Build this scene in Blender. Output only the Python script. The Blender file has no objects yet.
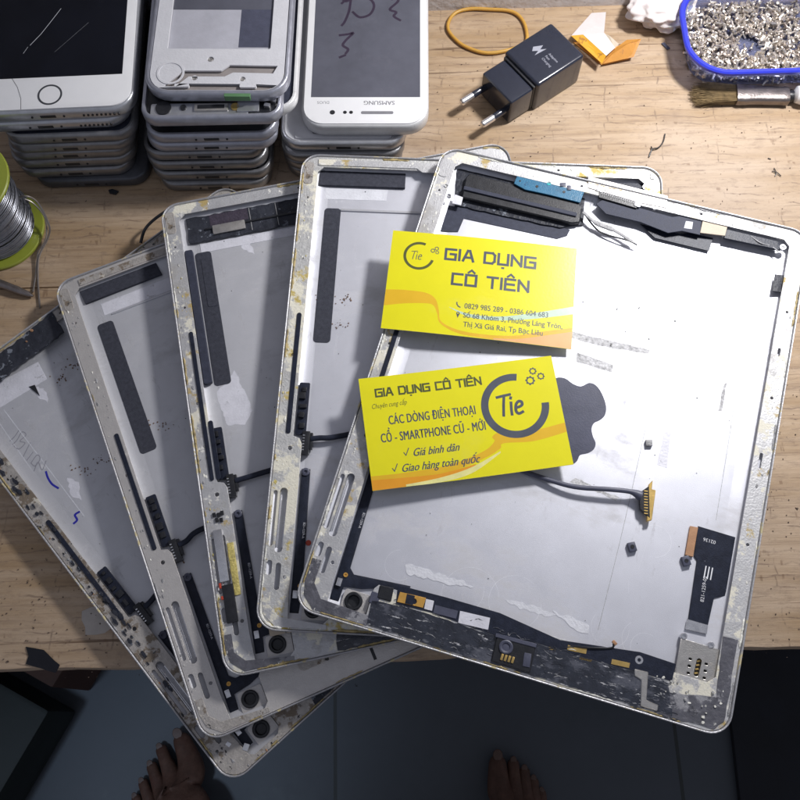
import bpy, bmesh, math, random
from mathutils import Matrix, Vector, Euler, noise
R_=random.Random(7)
S=0.001
scn=bpy.context.scene; COL=scn.collection
PI=math.pi
# ------------------------------------------------------------------ camera
F=898.05; PITCH=math.radians(19.7182); ROLL=math.radians(-1.6866); HC=429.62
CR=Matrix.Rotation(PITCH,3,'X') @ Matrix.Rotation(ROLL,3,'Z'); CC=Vector((0,0,HC))
def ray(px,py): return CR @ Vector(((px-400)/F,-(py-400)/F,-1))
def un(px,py,z=0.):
    d=ray(px,py); return CC+d*((z-HC)/d.z)
cd=bpy.data.cameras.new('camera'); cam=bpy.data.objects.new('camera',cd); COL.objects.link(cam)
cd.sensor_width=36; cd.lens=F/800*36; cd.clip_start=.01; cd.clip_end=20
cam.matrix_world=Matrix.Translation(CC*S) @ CR.to_4x4(); scn.camera=cam
# ------------------------------------------------------------------ materials
MC={}
def nt(m): return m.node_tree.nodes, m.node_tree.links
def mat(name,col,rough=.5,metal=0.,var=.12,vscale=120.,bump=.0,bscale=900.,spec=.5,coat=0.,spots=None,stretch=(1,1,1),alpha=1.,trans=0.,sss=0.,layers=()):
    """procedural principled material. layers: list of (colour, threshold, scale, softness, stretch, seed, roughness)"""
    if name in MC: return MC[name]
    m=bpy.data.materials.new(name); m.use_nodes=True; n,l=nt(m); b=n['Principled BSDF']
    tc=n.new('ShaderNodeTexCoord')
    mp=n.new('ShaderNodeMapping'); mp.inputs['Scale'].default_value=stretch; l.new(tc.outputs['Object'],mp.inputs['Vector'])
    no=n.new('ShaderNodeTexNoise'); no.inputs['Scale'].default_value=vscale; no.inputs['Detail'].default_value=6; no.inputs['Roughness'].default_value=.65
    l.new(mp.outputs[0],no.inputs['Vector'])
    mr=n.new('ShaderNodeMapRange'); mr.inputs['From Min'].default_value=.3; mr.inputs['From Max'].default_value=.7
    mr.inputs['To Min'].default_value=1-var; mr.inputs['To Max'].default_value=1+var; l.new(no.outputs['Fac'],mr.inputs['Value'])
    vm=n.new('ShaderNodeVectorMath'); vm.operation='MULTIPLY'; vm.inputs[0].default_value=col; l.new(mr.outputs[0],vm.inputs[1])
    cur=vm.outputs[0]; rr=None
    for (c2,th,sc,soft,st,seed,r2) in layers:
        mp2=n.new('ShaderNodeMapping'); mp2.inputs['Scale'].default_value=st; mp2.inputs['Location'].default_value=(seed*.37,seed*.71,seed*.13); l.new(tc.outputs['Object'],mp2.inputs['Vector'])
        n2=n.new('ShaderNodeTexNoise'); n2.inputs['Scale'].default_value=sc; n2.inputs['Detail'].default_value=8; n2.inputs['Roughness'].default_value=.7
        l.new(mp2.outputs[0],n2.inputs['Vector'])
        m2=n.new('ShaderNodeMapRange'); m2.inputs['From Min'].default_value=th; m2.inputs['From Max'].default_value=th+soft; l.new(n2.outputs['Fac'],m2.inputs['Value'])
        mx=n.new('ShaderNodeMix'); mx.data_type='RGBA'; l.new(m2.outputs[0],mx.inputs['Factor']); l.new(cur,mx.inputs['A']); mx.inputs['B'].default_value=(*c2,1)
        cur=mx.outputs['Result']
        if r2 is not None:
            rm=n.new('ShaderNodeMix'); rm.data_type='FLOAT'; l.new(m2.outputs[0],rm.inputs['Factor'])
            if rr is None: rm.inputs['A'].default_value=rough
            else: l.new(rr,rm.inputs['A'])
            rm.inputs['B'].default_value=r2; rr=rm.outputs['Result']
            mm=n.new('ShaderNodeMath'); mm.operation='MULTIPLY'; mm.inputs[1].default_value=1-0.85; 
            if metal>0:
                me=n.new('ShaderNodeMix'); me.data_type='FLOAT'; l.new(m2.outputs[0],me.inputs['Factor'])
                if b.inputs['Metallic'].is_linked: l.new(b.inputs['Metallic'].links[0].from_socket,me.inputs['A'])
                else: me.inputs['A'].default_value=metal
                me.inputs['B'].default_value=0.; l.new(me.outputs['Result'],b.inputs['Metallic'])
    l.new(cur,b.inputs['Base Color'])
    if rr is None:
        r1=n.new('ShaderNodeMapRange'); r1.inputs['To Min'].default_value=max(0,rough-.08); r1.inputs['To Max'].default_value=min(1,rough+.08); l.new(no.outputs['Fac'],r1.inputs['Value']); l.new(r1.outputs[0],b.inputs['Roughness'])
    else: l.new(rr,b.inputs['Roughness'])
    if not b.inputs['Metallic'].is_linked: b.inputs['Metallic'].default_value=metal
    b.inputs['Specular IOR Level'].default_value=spec; b.inputs['Coat Weight'].default_value=coat; b.inputs['Coat Roughness'].default_value=.08
    b.inputs['Transmission Weight'].default_value=trans; b.inputs['Alpha'].default_value=alpha
    if sss: b.inputs['Subsurface Weight'].default_value=sss; b.inputs['Subsurface Scale'].default_value=.004
    if bump:
        n3=n.new('ShaderNodeTexNoise'); n3.inputs['Scale'].default_value=bscale; n3.inputs['Detail'].default_value=5; l.new(mp.outputs[0],n3.inputs['Vector'])
        bp=n.new('ShaderNodeBump'); bp.inputs['Strength'].default_value=min(1,bump); bp.inputs['Distance'].default_value=.0006; l.new(n3.outputs['Fac'],bp.inputs['Height']); l.new(bp.outputs[0],b.inputs['Normal'])
    MC[name]=m; return m
U=(1,1,1)
ALU_SHELL=mat('aluminium_shell',(.46,.46,.48),.40,.6,.12,300,.25,1500,layers=[((.55,.48,.28),.58,140,.04,U,3,.8),((.16,.14,.12),.66,260,.03,U,5,.8)])
PANEL=mat('aluminium_panel',(.68,.69,.75),.43,.55,.05,60,.14,4000,layers=[((.57,.57,.60),.52,26,.16,(1,2,1),1,.52),((.50,.50,.54),.60,70,.12,(2.5,.8,1),13,.6),((.78,.78,.83),.67,80,.08,U,2,.65),((.35,.34,.33),.72,420,.03,U,14,.7)])
PANEL2=mat('aluminium_panel_dull',(.63,.635,.67),.44,.45,.06,50,.14,4000,layers=[((.46,.46,.48),.52,22,.16,(1,2,1),4,.58),((.40,.40,.42),.60,70,.12,(2.5,.8,1),15,.6),((.66,.66,.68),.67,90,.08,U,6,.7),((.2,.15,.11),.72,260,.03,U,9,.8)])
LEDGE=mat('ledge_with_glue',(.56,.56,.57),.45,.45,.10,260,.28,1100,layers=[((.38,.37,.36),.54,38,.10,U,11,.6),((.74,.71,.60),.55,42,.03,U,7,.75),((.80,.78,.72),.60,130,.05,U,9,.8),((.45,.34,.14),.60,60,.05,U,8,.7),((.10,.08,.07),.70,260,.03,U,12,.7)])
LEDGEY=mat('ledge_with_yellow_glue',(.60,.60,.59),.45,.4,.10,260,.5,900,layers=[((.38,.36,.33),.56,38,.10,U,21,.6),((.78,.75,.63),.51,40,.04,U,17,.75),((.54,.42,.12),.55,55,.06,U,18,.7),((.10,.08,.07),.71,260,.03,U,22,.7)])
LEDGEC=mat('ledge_clean',(.60,.575,.555),.45,.45,.06,260,.25,1500,layers=[((.36,.29,.23),.63,50,.08,U,31,.7),((.72,.70,.66),.63,60,.05,U,37,.75)])
LEDGED=mat('ledge_dirty',(.46,.43,.40),.55,.35,.2,220,.5,900,layers=[((.20,.16,.12),.52,120,.05,U,41,.7),((.62,.58,.50),.62,150,.03,U,47,.75),((.04,.04,.04),.62,230,.02,U,42,.6)])
TAPE=mat('dark_adhesive_tape',(.035,.038,.05),.42,0,.3,200,.9,420,layers=[((.20,.22,.26),.60,230,.03,(1,1,1),51,.5),((.55,.55,.55),.70,330,.02,(1,1,1),52,.6)],spec=.22)
TAPEG=mat('torn_glossy_adhesive',(.028,.032,.045),.24,0,.4,150,1.,260,coat=.35,layers=[((.09,.095,.12),.53,60,.10,(1,1.6,1),53,.35),((.13,.135,.16),.58,230,.05,(.7,1.8,1),54,.4),((.55,.55,.57),.615,330,.02,(.45,2.0,1),57,.5)])
FOAM=mat('charcoal_foam',(.050,.053,.07),.75,0,.25,600,.3,3500,layers=[((.5,.5,.5),.755,900,.02,U,55,.8),((.10,.065,.05),.67,90,.05,U,56,.8)],spec=.22)
FOAMB=mat('blue_black_foam',(.045,.05,.075),.55,0,.2,500,.2,2500,spec=.22)
PLAST=mat('black_plastic',(.018,.019,.023),.35,0,.3,300,.15,1500)
FLEX=mat('black_flex',(.020,.024,.040),.38,0,.3,300,.2,1500,layers=[((.10,.11,.14),.68,600,.02,U,61,.4)],spec=.22)
FLEXG=mat('slate_flex',(.075,.08,.12),.45,0,.15,300,.1,1500)
TEAL=mat('teal_circuit_board',(.015,.13,.24),.35,0,.2,250,.2,1500,layers=[((.005,.07,.15),.58,260,.02,U,71,.35)])
GOLD=mat('gold_contact',(.75,.52,.18),.33,.8,.1,300,.1,1500)
GOLDO=mat('amber_contact_pad',(.65,.36,.08),.4,.3,.1,300,.1,1500)
COPT=mat('copper_tape',(.45,.25,.14),.45,.3,.1,300,.1,1500)
TAN=mat('tan_label',(.52,.44,.34),.6,0,.08,300,.1,1500)
STEEL=mat('steel',(.60,.58,.55),.35,.85,.12,400,.2,2000,layers=[((.3,.27,.24),.6,200,.1,U,75,.5)])
STEELB=mat('bright_steel',(.80,.80,.82),.25,.9,.1,400,.1,2000)
WHITE=mat('white_residue',(.82,.82,.84),.75,0,.1,500,.6,1200)
WTAPE=mat('pale_tape',(.70,.71,.76),.6,0,.08,200,.3,900)
PALEBAND=mat('pale_band',(.72,.72,.78),.5,.1,.08,200,.2,900,layers=[((.5,.5,.54),.62,200,.03,U,76,.6)])
TRANS=mat('grey_translucent_adhesive',(.12,.12,.14),.3,.1,.3,160,.8,500,layers=[((.27,.27,.29),.54,110,.04,U,63,.5),((.70,.68,.62),.66,260,.03,U,64,.6),((.05,.05,.06),.62,90,.04,U,65,.35)])
LOGO=mat('slate_emblem_plastic',(.055,.06,.10),.38,0,.12,100,.1,1500)
RED=mat('red_plastic',(.5,.06,.03),.5)
GLUEY=mat('yellow_glue',(.60,.50,.16),.45,0,.4,500,.8,900)
GLUEB=mat('brown_yellow_glue',(.42,.33,.15),.5,0,.5,300,.8,900)
GLUEW=mat('whitish_glue',(.80,.79,.72),.6,0,.2,500,.8,900)
GLUED=mat('grey_glue',(.33,.33,.34),.5,0,.3,500,.8,900)
# ------------------------------------------------------------------ builders (millimetres)
class MB:
    def __init__(s): s.v=[]; s.f=[]; s.mi=[]; s.cm=0
    def add(s,vs,fs):
        o=len(s.v); s.v+= [tuple(v) for v in vs]; s.f+=[tuple(i+o for i in f) for f in fs]; s.mi+=[s.cm]*len(fs)
    def prism(s,poly,z0,z1,top=None):
        n=len(poly); t=top or poly
        s.add([(p[0],p[1],z0) for p in poly]+[(p[0],p[1],z1) for p in t],[tuple(range(n,2*n)),tuple(reversed(range(n)))]+[(i,(i+1)%n,n+(i+1)%n,n+i) for i in range(n)])
    def box(s,c,d,rz=0,M=None):
        x,y,z=d[0]/2,d[1]/2,d[2]/2; m=M or Matrix.Rotation(rz,3,'Z'); c=Vector(c)
        vs=[c+m@Vector((a*x,b*y,e*z)) for e in(-1,1) for a,b in((-1,-1),(1,-1),(1,1),(-1,1))]
        s.add(vs,[(3,2,1,0),(4,5,6,7),(0,1,5,4),(1,2,6,5),(2,3,7,6),(3,0,4,7)])
    def tube(s,pts,r,n=8,closed=False,flat=1.):
        pts=[Vector(p) for p in pts]; N=len(pts); rs=r if isinstance(r,(list,tuple)) else [r]*N; vs=[]
        for i,p in enumerate(pts):
            a=pts[(i-1)%N] if closed or i>0 else p; b=pts[(i+1)%N] if closed or i<N-1 else p
            t=(b-a).normalized(); up=Vector((0,0,1)) if abs(t.z)<.95 else Vector((1,0,0))
            u=t.cross(up).normalized(); w=u.cross(t)
            for k in range(n): q=2*PI*k/n; vs.append(p+u*math.cos(q)*rs[i]+w*math.sin(q)*rs[i]*flat)
        fs=[(i*n+k,i*n+(k+1)%n,((i+1)%N)*n+(k+1)%n,((i+1)%N)*n+k) for i in range(N if closed else N-1) for k in range(n)]
        if not closed: fs+=[tuple(reversed(range(n))),tuple(range((N-1)*n,N*n))]
        s.add(vs,fs)
    def lathe(s,prof,c=(0,0,0),n=32,M=None):
        c=Vector(c); m=M or Matrix.Identity(3); vs=[]
        for r,z in prof:
            for k in range(n): q=2*PI*k/n; vs.append(c+m@Vector((r*math.cos(q),r*math.sin(q),z)))
        K=len(prof); fs=[(i*n+k,i*n+(k+1)%n,(i+1)*n+(k+1)%n,(i+1)*n+k) for i in range(K-1) for k in range(n)]
        fs+=[tuple(reversed(range(n))),tuple(range((K-1)*n,K*n))]; s.add(vs,fs)
    def ribbon(s,pts,w,z,dz=.004):
        for i in range(len(pts)-1):
            a=Vector(pts[i]);b=Vector(pts[i+1]); d=(b-a)
            if d.length<1e-6: continue
            d.normalize(); nn=Vector((-d.y,d.x))*w/2; e=d*w/2*.9; zz=z+dz*(i%4)
            q=[a-e-nn,b+e-nn,b+e+nn,a-e+nn]; s.add([(v.x,v.y,zz) for v in q],[(0,1,2,3)])
    def build(s,name,m,parent=None,bevel=0,seg=2,smooth=False,ang=35):
        me=bpy.data.meshes.new(name); me.from_pydata([(v[0]*S,v[1]*S,v[2]*S) for v in s.v],[],s.f)
        ms=m if isinstance(m,(list,tuple)) else [m]
        for x in ms: me.materials.append(x)
        for p,i in zip(me.polygons,s.mi): p.material_index=min(i,len(ms)-1)
        if bevel or True:
            bm=bmesh.new(); bm.from_mesh(me)
            if bevel:
                ed=[e for e in bm.edges if len(e.link_faces)==2 and e.calc_face_angle(0)>math.radians(25)]
                bmesh.ops.bevel(bm,geom=ed,offset=bevel*S,segments=seg,affect='EDGES',clamp_overlap=True,profile=.6)
            bmesh.ops.recalc_face_normals(bm,faces=bm.faces) if bevel or smooth else None
            bm.to_mesh(me); bm.free()
        if smooth or bevel:
            me.polygons.foreach_set('use_smooth',[True]*len(me.polygons)); me.set_sharp_from_angle(angle=math.radians(ang))
        o=bpy.data.objects.new(name,me); COL.objects.link(o)
        if parent: o.parent=parent
        return o
def tag(o,label,cat,group=None,kind=None):
    if label: o['label']=label
    if cat: o['category']=cat
    if group: o['group']=group
    if kind: o['kind']=kind
    return o
def empty(name,loc=(0,0,0),rot=None,label=None,cat=None,group=None):
    o=bpy.data.objects.new(name,None); COL.objects.link(o); o.empty_display_size=.01
    o.location=Vector(loc)*S
    if rot is not None: o.rotation_euler=rot.to_euler() if isinstance(rot,Matrix) else rot
    tag(o,label,cat,group); return o
def rrect(x0,y0,x1,y1,r,n=6):
    P=[]
    for cx,cy,a0 in((x1-r,y1-r,0),(x0+r,y1-r,90),(x0+r,y0+r,180),(x1-r,y0+r,270)):
        for k in range(n+1): a=math.radians(a0+90*k/n); P.append((cx+r*math.cos(a),cy+r*math.sin(a)))
    return P
def rrc(cx,cy,w,h,r,n=6): return rrect(cx-w/2,cy-h/2,cx+w/2,cy+h/2,r,n)
def circ(cx,cy,r,n=20): return [(cx+r*math.cos(2*PI*k/n),cy+r*math.sin(2*PI*k/n)) for k in range(n)]
def slot(x0,y0,x1,y1,r,n=6):
    a=math.atan2(y1-y0,x1-x0); P=[]
    for cx,cy,s0 in((x1,y1,-90),(x0,y0,90)):
        for k in range(n+1): q=a+math.radians(s0+180*k/n); P.append((cx+r*math.cos(q),cy+r*math.sin(q)))
    return P
def from_curve(c,name,m,parent,zoff=0,M=None,smooth=False):
    o=bpy.data.objects.new('tmp',c); COL.objects.link(o)
    dg=bpy.context.evaluated_depsgraph_get(); dg.update(); me=bpy.data.meshes.new_from_object(o.evaluated_get(dg))
    bpy.data.objects.remove(o); bpy.data.curves.remove(c)
    if M: me.transform(M)
    me.transform(Matrix.Translation((0,0,zoff))); me.transform(Matrix.Scale(S,4))
    me.materials.clear(); me.materials.append(m); me.name=name
    if smooth: me.polygons.foreach_set('use_smooth',[True]*len(me.polygons)); me.set_sharp_from_angle(angle=math.radians(35))
    r=bpy.data.objects.new(name,me); COL.objects.link(r)
    if parent: r.parent=parent
    return r
def plate(name,outer,holes,z0,z1,m,parent=None,bev=.12):
    """flat plate with real holes, millimetres"""
    c=bpy.data.curves.new('c','CURVE'); c.dimensions='2D'; c.fill_mode='BOTH'; c.extrude=max(.001,(z1-z0)/2-bev); c.bevel_depth=bev; c.bevel_resolution=1; c.offset=-bev
    for P in [outer]+list(holes):
        s=c.splines.new('POLY'); s.points.add(len(P)-1)
        for i,p in enumerate(P): s.points[i].co=(p[0],p[1],0,1)
        s.use_cyclic_u=True
    return from_curve(c,name,m,parent,(z0+z1)/2,smooth=True)
def text(name,body,size,x,y,z,m,parent,align='LEFT',sx=1.,shear=0.,rot=0.,bold=0.,space=1.):
    c=bpy.data.curves.new('t','FONT'); c.body=body; c.size=size; c.align_x=align; c.align_y='BOTTOM_BASELINE'; c.shear=shear; c.offset=.008 if any(q in body for q in 'ưƯờỚớƠơ') else 0; c.space_character=space
    c.resolution_u=3
    M=Matrix.Translation((x,y,0)) @ Matrix.Rotation(rot,4,'Z') @ Matrix.Diagonal((sx,1,1,1))
    o=from_curve(c,name,m,parent,z,M)
    if bold:   # heavier print: a second pass slightly offset
        bm=bmesh.new(); bm.from_mesh(o.data); g=bmesh.ops.duplicate(bm,geom=bm.verts[:]+bm.edges[:]+bm.faces[:])
        d=Vector((math.cos(rot),math.sin(rot),0))*size*bold*S
        for v in g['geom']:
            if isinstance(v,bmesh.types.BMVert): v.co+=d+Vector((0,0,.004*S))
        bm.to_mesh(o.data); bm.free()
    return o
def spline(pts,n=6,closed=False):
    P=[Vector(p) for p in pts]; N=len(P); out=[]
    for i in range(N if closed else N-1):
        g=lambda k:P[k%N] if closed else P[max(0,min(N-1,k))]
        a,b,c,d=g(i-1),g(i),g(i+1),g(i+2)
        for k in range(n):
            t=k/n; out.append(.5*((2*b)+(c-a)*t+(2*a-5*b+4*c-d)*t*t+(3*b-a-3*c+d)*t**3))
    if not closed: out.append(P[-1])
    return out
def jag(poly,step=2.,amp=.4,seed=1):
    """roughen the outline of a torn piece"""
    r=random.Random(seed); out=[]
    n=len(poly)
    for i in range(n):
        a=Vector(poly[i][:2]); b=Vector(poly[(i+1)%n][:2]); k=max(1,int((b-a).length/step)); nn=Vector((-(b-a).y,(b-a).x)).normalized()
        for j in range(k): p=a.lerp(b,j/k); out.append(tuple(p+nn*r.uniform(-amp,amp)))
    return out
# ------------------------------------------------------------------ lights and world
w=bpy.data.worlds.new('World'); scn.world=w; w.use_nodes=True
bg=w.node_tree.nodes['Background']; bg.inputs[0].default_value=(.80,.84,1,1); bg.inputs[1].default_value=.27
def area(name,loc,target,size,power,col):
    L=bpy.data.lights.new(name,'AREA'); L.shape='DISK'; L.size=size*S; L.energy=power; L.color=col
    o=bpy.data.objects.new(name,L); COL.objects.link(o); o.location=Vector(loc)*S
    o.rotation_euler=(Vector(target)-Vector(loc)).to_track_quat('-Z','Y').to_euler(); return o
area('desk_lamp_light',(245,362,320),(30,170,0),60,1.92,(1,.985,.985))
L=bpy.data.lights.new('floor_spot_light','SPOT'); L.energy=27.; L.color=(.60,.76,1); L.spot_size=math.radians(18); L.spot_blend=1.; L.shadow_soft_size=.09  # added narrow spot, cone shaped to light only the left of the floor
o=bpy.data.objects.new('floor_spot_light',L); COL.objects.link(o); o.location=Vector((-650,-260,1250))*S; o.rotation_euler=(Vector((-300,0,-700))-Vector((-650,-260,1250))).to_track_quat('-Z','Y').to_euler()
vs=scn.view_settings; vs.view_transform='Standard'; vs.look='None'; vs.exposure=0; vs.gamma=1
scn.cycles.max_bounces=6
# ------------------------------------------------------------------ setting
def wood_material():
    m=bpy.data.materials.new('worn_plywood'); m.use_nodes=True; n,l=nt(m); b=n['Principled BSDF']
    tc=n.new('ShaderNodeTexCoord')
    def noi(st,sc,det=6,ro=.6,loc=(0,0,0)):
        mp=n.new('ShaderNodeMapping'); mp.inputs['Scale'].default_value=st; mp.inputs['Location'].default_value=loc; l.new(tc.outputs['Object'],mp.inputs['Vector'])
        x=n.new('ShaderNodeTexNoise'); x.inputs['Scale'].default_value=sc; x.inputs['Detail'].default_value=det; x.inputs['Roughness'].default_value=ro; l.new(mp.outputs[0],x.inputs['Vector']); return x.outputs['Fac']
    def rng(f,a,b_,c=0,d=1):
        x=n.new('ShaderNodeMapRange'); x.inputs['From Min'].default_value=a; x.inputs['From Max'].default_value=b_; x.inputs['To Min'].default_value=c; x.inputs['To Max'].default_value=d; l.new(f,x.inputs['Value']); return x.outputs[0]
    def mix(f,a,c):
        x=n.new('ShaderNodeMix'); x.data_type='RGBA'; l.new(f,x.inputs['Factor'])
        if isinstance(a,tuple): x.inputs['A'].default_value=(*a,1)
        else: l.new(a,x.inputs['A'])
        x.inputs['B'].default_value=(*c,1); return x.outputs['Result']
    def mul(a,c):
        x=n.new('ShaderNodeMath'); x.operation='MULTIPLY'; l.new(a,x.inputs[0]); l.new(c,x.inputs[1]); return x.outputs[0]
    c=mix(rng(noi((1,9,1),9,5,.6),.38,.64),(.53,.40,.28),(.40,.275,.16))
    c=mix(rng(noi((1.2,30,1),14,8,.7,(3,1,0)),.50,.68,0,.65),c,(.26,.17,.105))
    c=mix(rng(noi((1,1,1),5,3,.5,(1,7,0)),.5,.72,0,.6),c,(.52,.43,.36))
    # short saw dashes running across the grain, and fine cracks along it
    brick=n.new('ShaderNodeTexBrick'); mp=n.new('ShaderNodeMapping'); mp.inputs['Rotation'].default_value=(0,0,.03)
    wob=n.new('ShaderNodeTexNoise'); wob.inputs['Scale'].default_value=40; wob.inputs['Detail'].default_value=3; l.new(tc.outputs['Object'],wob.inputs['Vector'])
    sc=n.new('ShaderNodeVectorMath'); sc.operation='MULTIPLY_ADD'; l.new(wob.outputs['Color'],sc.inputs[0]); sc.inputs[1].default_value=(.011,.010,0); l.new(tc.outputs['Object'],sc.inputs[2])
    l.new(sc.outputs[0],mp.inputs['Vector']); l.new(mp.outputs[0],brick.inputs['Vector'])
    brick.inputs['Color1'].default_value=(0,0,0,1); brick.inputs['Color2'].default_value=(0,0,0,1); brick.inputs['Mortar'].default_value=(1,1,1,1)
    brick.inputs['Scale'].default_value=1; brick.inputs['Mortar Size'].default_value=.00055; brick.inputs['Mortar Smooth'].default_value=.6; brick.inputs['Brick Width'].default_value=.031; brick.inputs['Row Height'].default_value=.0052; brick.offset=.06; brick.offset_frequency=7
    dash=mul(brick.outputs['Fac'],rng(noi((1,1.3,1),60,5,.7,(4,4,0)),.47,.60))
    c=mix(rng(dash,0,1,0,.5),c,(.13,.085,.065))
    tick=mul(rng(noi((5,1,1),60,2,.5,(8,3,0)),.62,.68),rng(noi((1,4,1),60,2,.5,(8,9,0)),.53,.6))
    c=mix(rng(tick,0,1,0,.6),c,(.2,.12,.07))
    crack=rng(noi((.9,42,1),6,4,.55,(5,2,0)),.655,.675,0,.8)
    c=mix(crack,c,(.14,.085,.05))
    c=mix(rng(noi((1,1,1),330,2,.5,(2,2,0)),.74,.77,0,.8),c,(.07,.05,.04))
    c=mix(rng(noi((1,1.4,1),22,6,.6,(9,2,0)),.60,.76,0,.5),c,(.24,.16,.11))
    c=mix(rng(noi((1,2.2,1),110,6,.75,(1,2,5)),.52,.70,0,.5),c,(.25,.18,.13))
    l.new(c,b.inputs['Base Color']); b.inputs['Roughness'].default_value=.55; b.inputs['Specular IOR Level'].default_value=.35
    bp=n.new('ShaderNodeBump'); bp.inputs['Strength'].default_value=.5; bp.inputs['Distance'].default_value=.0004; l.new(noi((1,25,1),40,6,.7),bp.inputs['Height']); l.new(bp.outputs[0],b.inputs['Normal'])
    return m
WOOD=wood_material()
YF,YW=22.,402.
tb=empty('workbench',(0,(YF+YW)/2,-18),None,'worn light plywood workbench carrying every gutted tablet and phone','workbench')
o=MB()
# two boards meeting at a seam; front edge slightly ragged
ys=un(0,298).y
def board(y0,y1,rag):
    n=160; P=[]
    for i in range(n+1):
        x=-700+1400*i/n; P.append((x,y0-206.5+(R_.uniform(-.5,.5)+1.2*noise.noise((x*.02,0,0)) if rag else 0)))
    P+=[(700,y1-206.5),(-700,y1-206.5)]
    o.prism(P,0,17.9)
board(YF,ys-.35,True); board(ys+.35,YW-.5,False)
top=o.build('bench_top',WOOD,tb,bevel=.3)
o=MB()
for sx in(-1,1):
    for yy in(90,350): o.box((sx*640,yy-206.5,-350),(50,50,664))
LEGM=mat('bench_leg_wood',(.2,.14,.09),.7,0,.3,30,.4,200)
for i in range(4):
    b=MB(); sx=(-1,1)[i%2]; yy=(90,350)[i//2]; b.box((sx*640,yy-206.5,-341.5),(50,50,682)); b.build('leg',LEGM,tb,bevel=1)
WALLM=mat('white_stucco',(.72,.70,.71),.85,0,.12,60,1.,260,layers=[((.5,.48,.5),.6,300,.06,U,81,.9)])
b=MB(); b.box((0,YW+30,300),(3000,60,2000)); tag(b.build('wall',WALLM),None,None,kind='structure')
def tile_material():
    m=mat('floor_tile',(.070,.083,.10),.5,0,.08,8,.1,200,layers=[((.055,.07,.08),.55,9,.2,U,91,.4),((.02,.02,.02),.70,70,.02,U,92,.6)])
    n,l=nt(m); b=n['Principled BSDF']; src=b.inputs['Base Color'].links[0].from_socket
    tc=n.new('ShaderNodeTexCoord'); br=n.new('ShaderNodeTexBrick'); mp=n.new('ShaderNodeMapping'); l.new(tc.outputs['Object'],mp.inputs['Vector']); mp.inputs['Location'].default_value=(.088,.22,0)
    l.new(mp.outputs[0],br.inputs['Vector']); br.offset=0; br.inputs['Scale'].default_value=1; br.inputs['Brick Width'].default_value=.4; br.inputs['Row Height'].default_value=.4; br.inputs['Mortar Size'].default_value=.0025; br.inputs['Mortar Smooth'].default_value=.3
    mx=n.new('ShaderNodeMix'); mx.data_type='RGBA'; l.new(br.outputs['Fac'],mx.inputs['Factor']); l.new(src,mx.inputs['A']); mx.inputs['B'].default_value=(.03,.035,.035,1); l.new(mx.outputs['Result'],b.inputs['Base Color']); return m
b=MB(); b.box((0,0,-705),(6000,6000,10)); tag(b.build('floor',tile_material()),None,None,kind='structure')
# ------------------------------------------------------------------ tablets
T=7.2; W2,H2=92.85,120.6; LD=T-.95; FL=1.25
TAB={ # centre of the top rim, yaw, tilt x, tilt y
'A':(76.9695,133.0063,42.58,-.315154,.001212,-.010564),
'B':(36.3136,152.1038,33.69,-.077022,.001495,.002276),
'C':(-9.3625,154.5662,25.11,.180461,-.003076,-.002409),
'D':(-46.7574,139.2708,16.83,.376890,-.002730,-.006290),
'E':(-84.1887,127.4777,9.29,.696630,.008034,.003098)}
TM={}
for k,(x,y,z,yaw,tx,ty) in TAB.items():
    Q=Matrix.Rotation(yaw,3,'Z') @ Matrix.Rotation(tx,3,'X') @ Matrix.Rotation(ty,3,'Y')
    TM[k]=(Vector((x,y,z))-Q@Vector((0,0,T)),Q)
def lp(k,px,py,z):
    t,Q=TM[k]; o_=Q.transposed()@(CC-t); d=Q.transposed()@ray(px,py); q=o_+d*((z-o_.z)/d.z); return (q.x,q.y)
def LPS(k,pts,z): return [lp(k,a,b,z) for a,b in pts]
def ccw(P):
    a=sum(P[i][0]*P[(i+1)%len(P)][1]-P[(i+1)%len(P)][0]*P[i][1] for i in range(len(P))); return P if a>0 else P[::-1]
def slab(name,P,z0,z1,m,par,bev=.1,**kw):
    b=MB(); b.prism(ccw(list(P)),z0,z1); return b.build(name,m,par,bevel=bev,seg=1,**kw)
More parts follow.
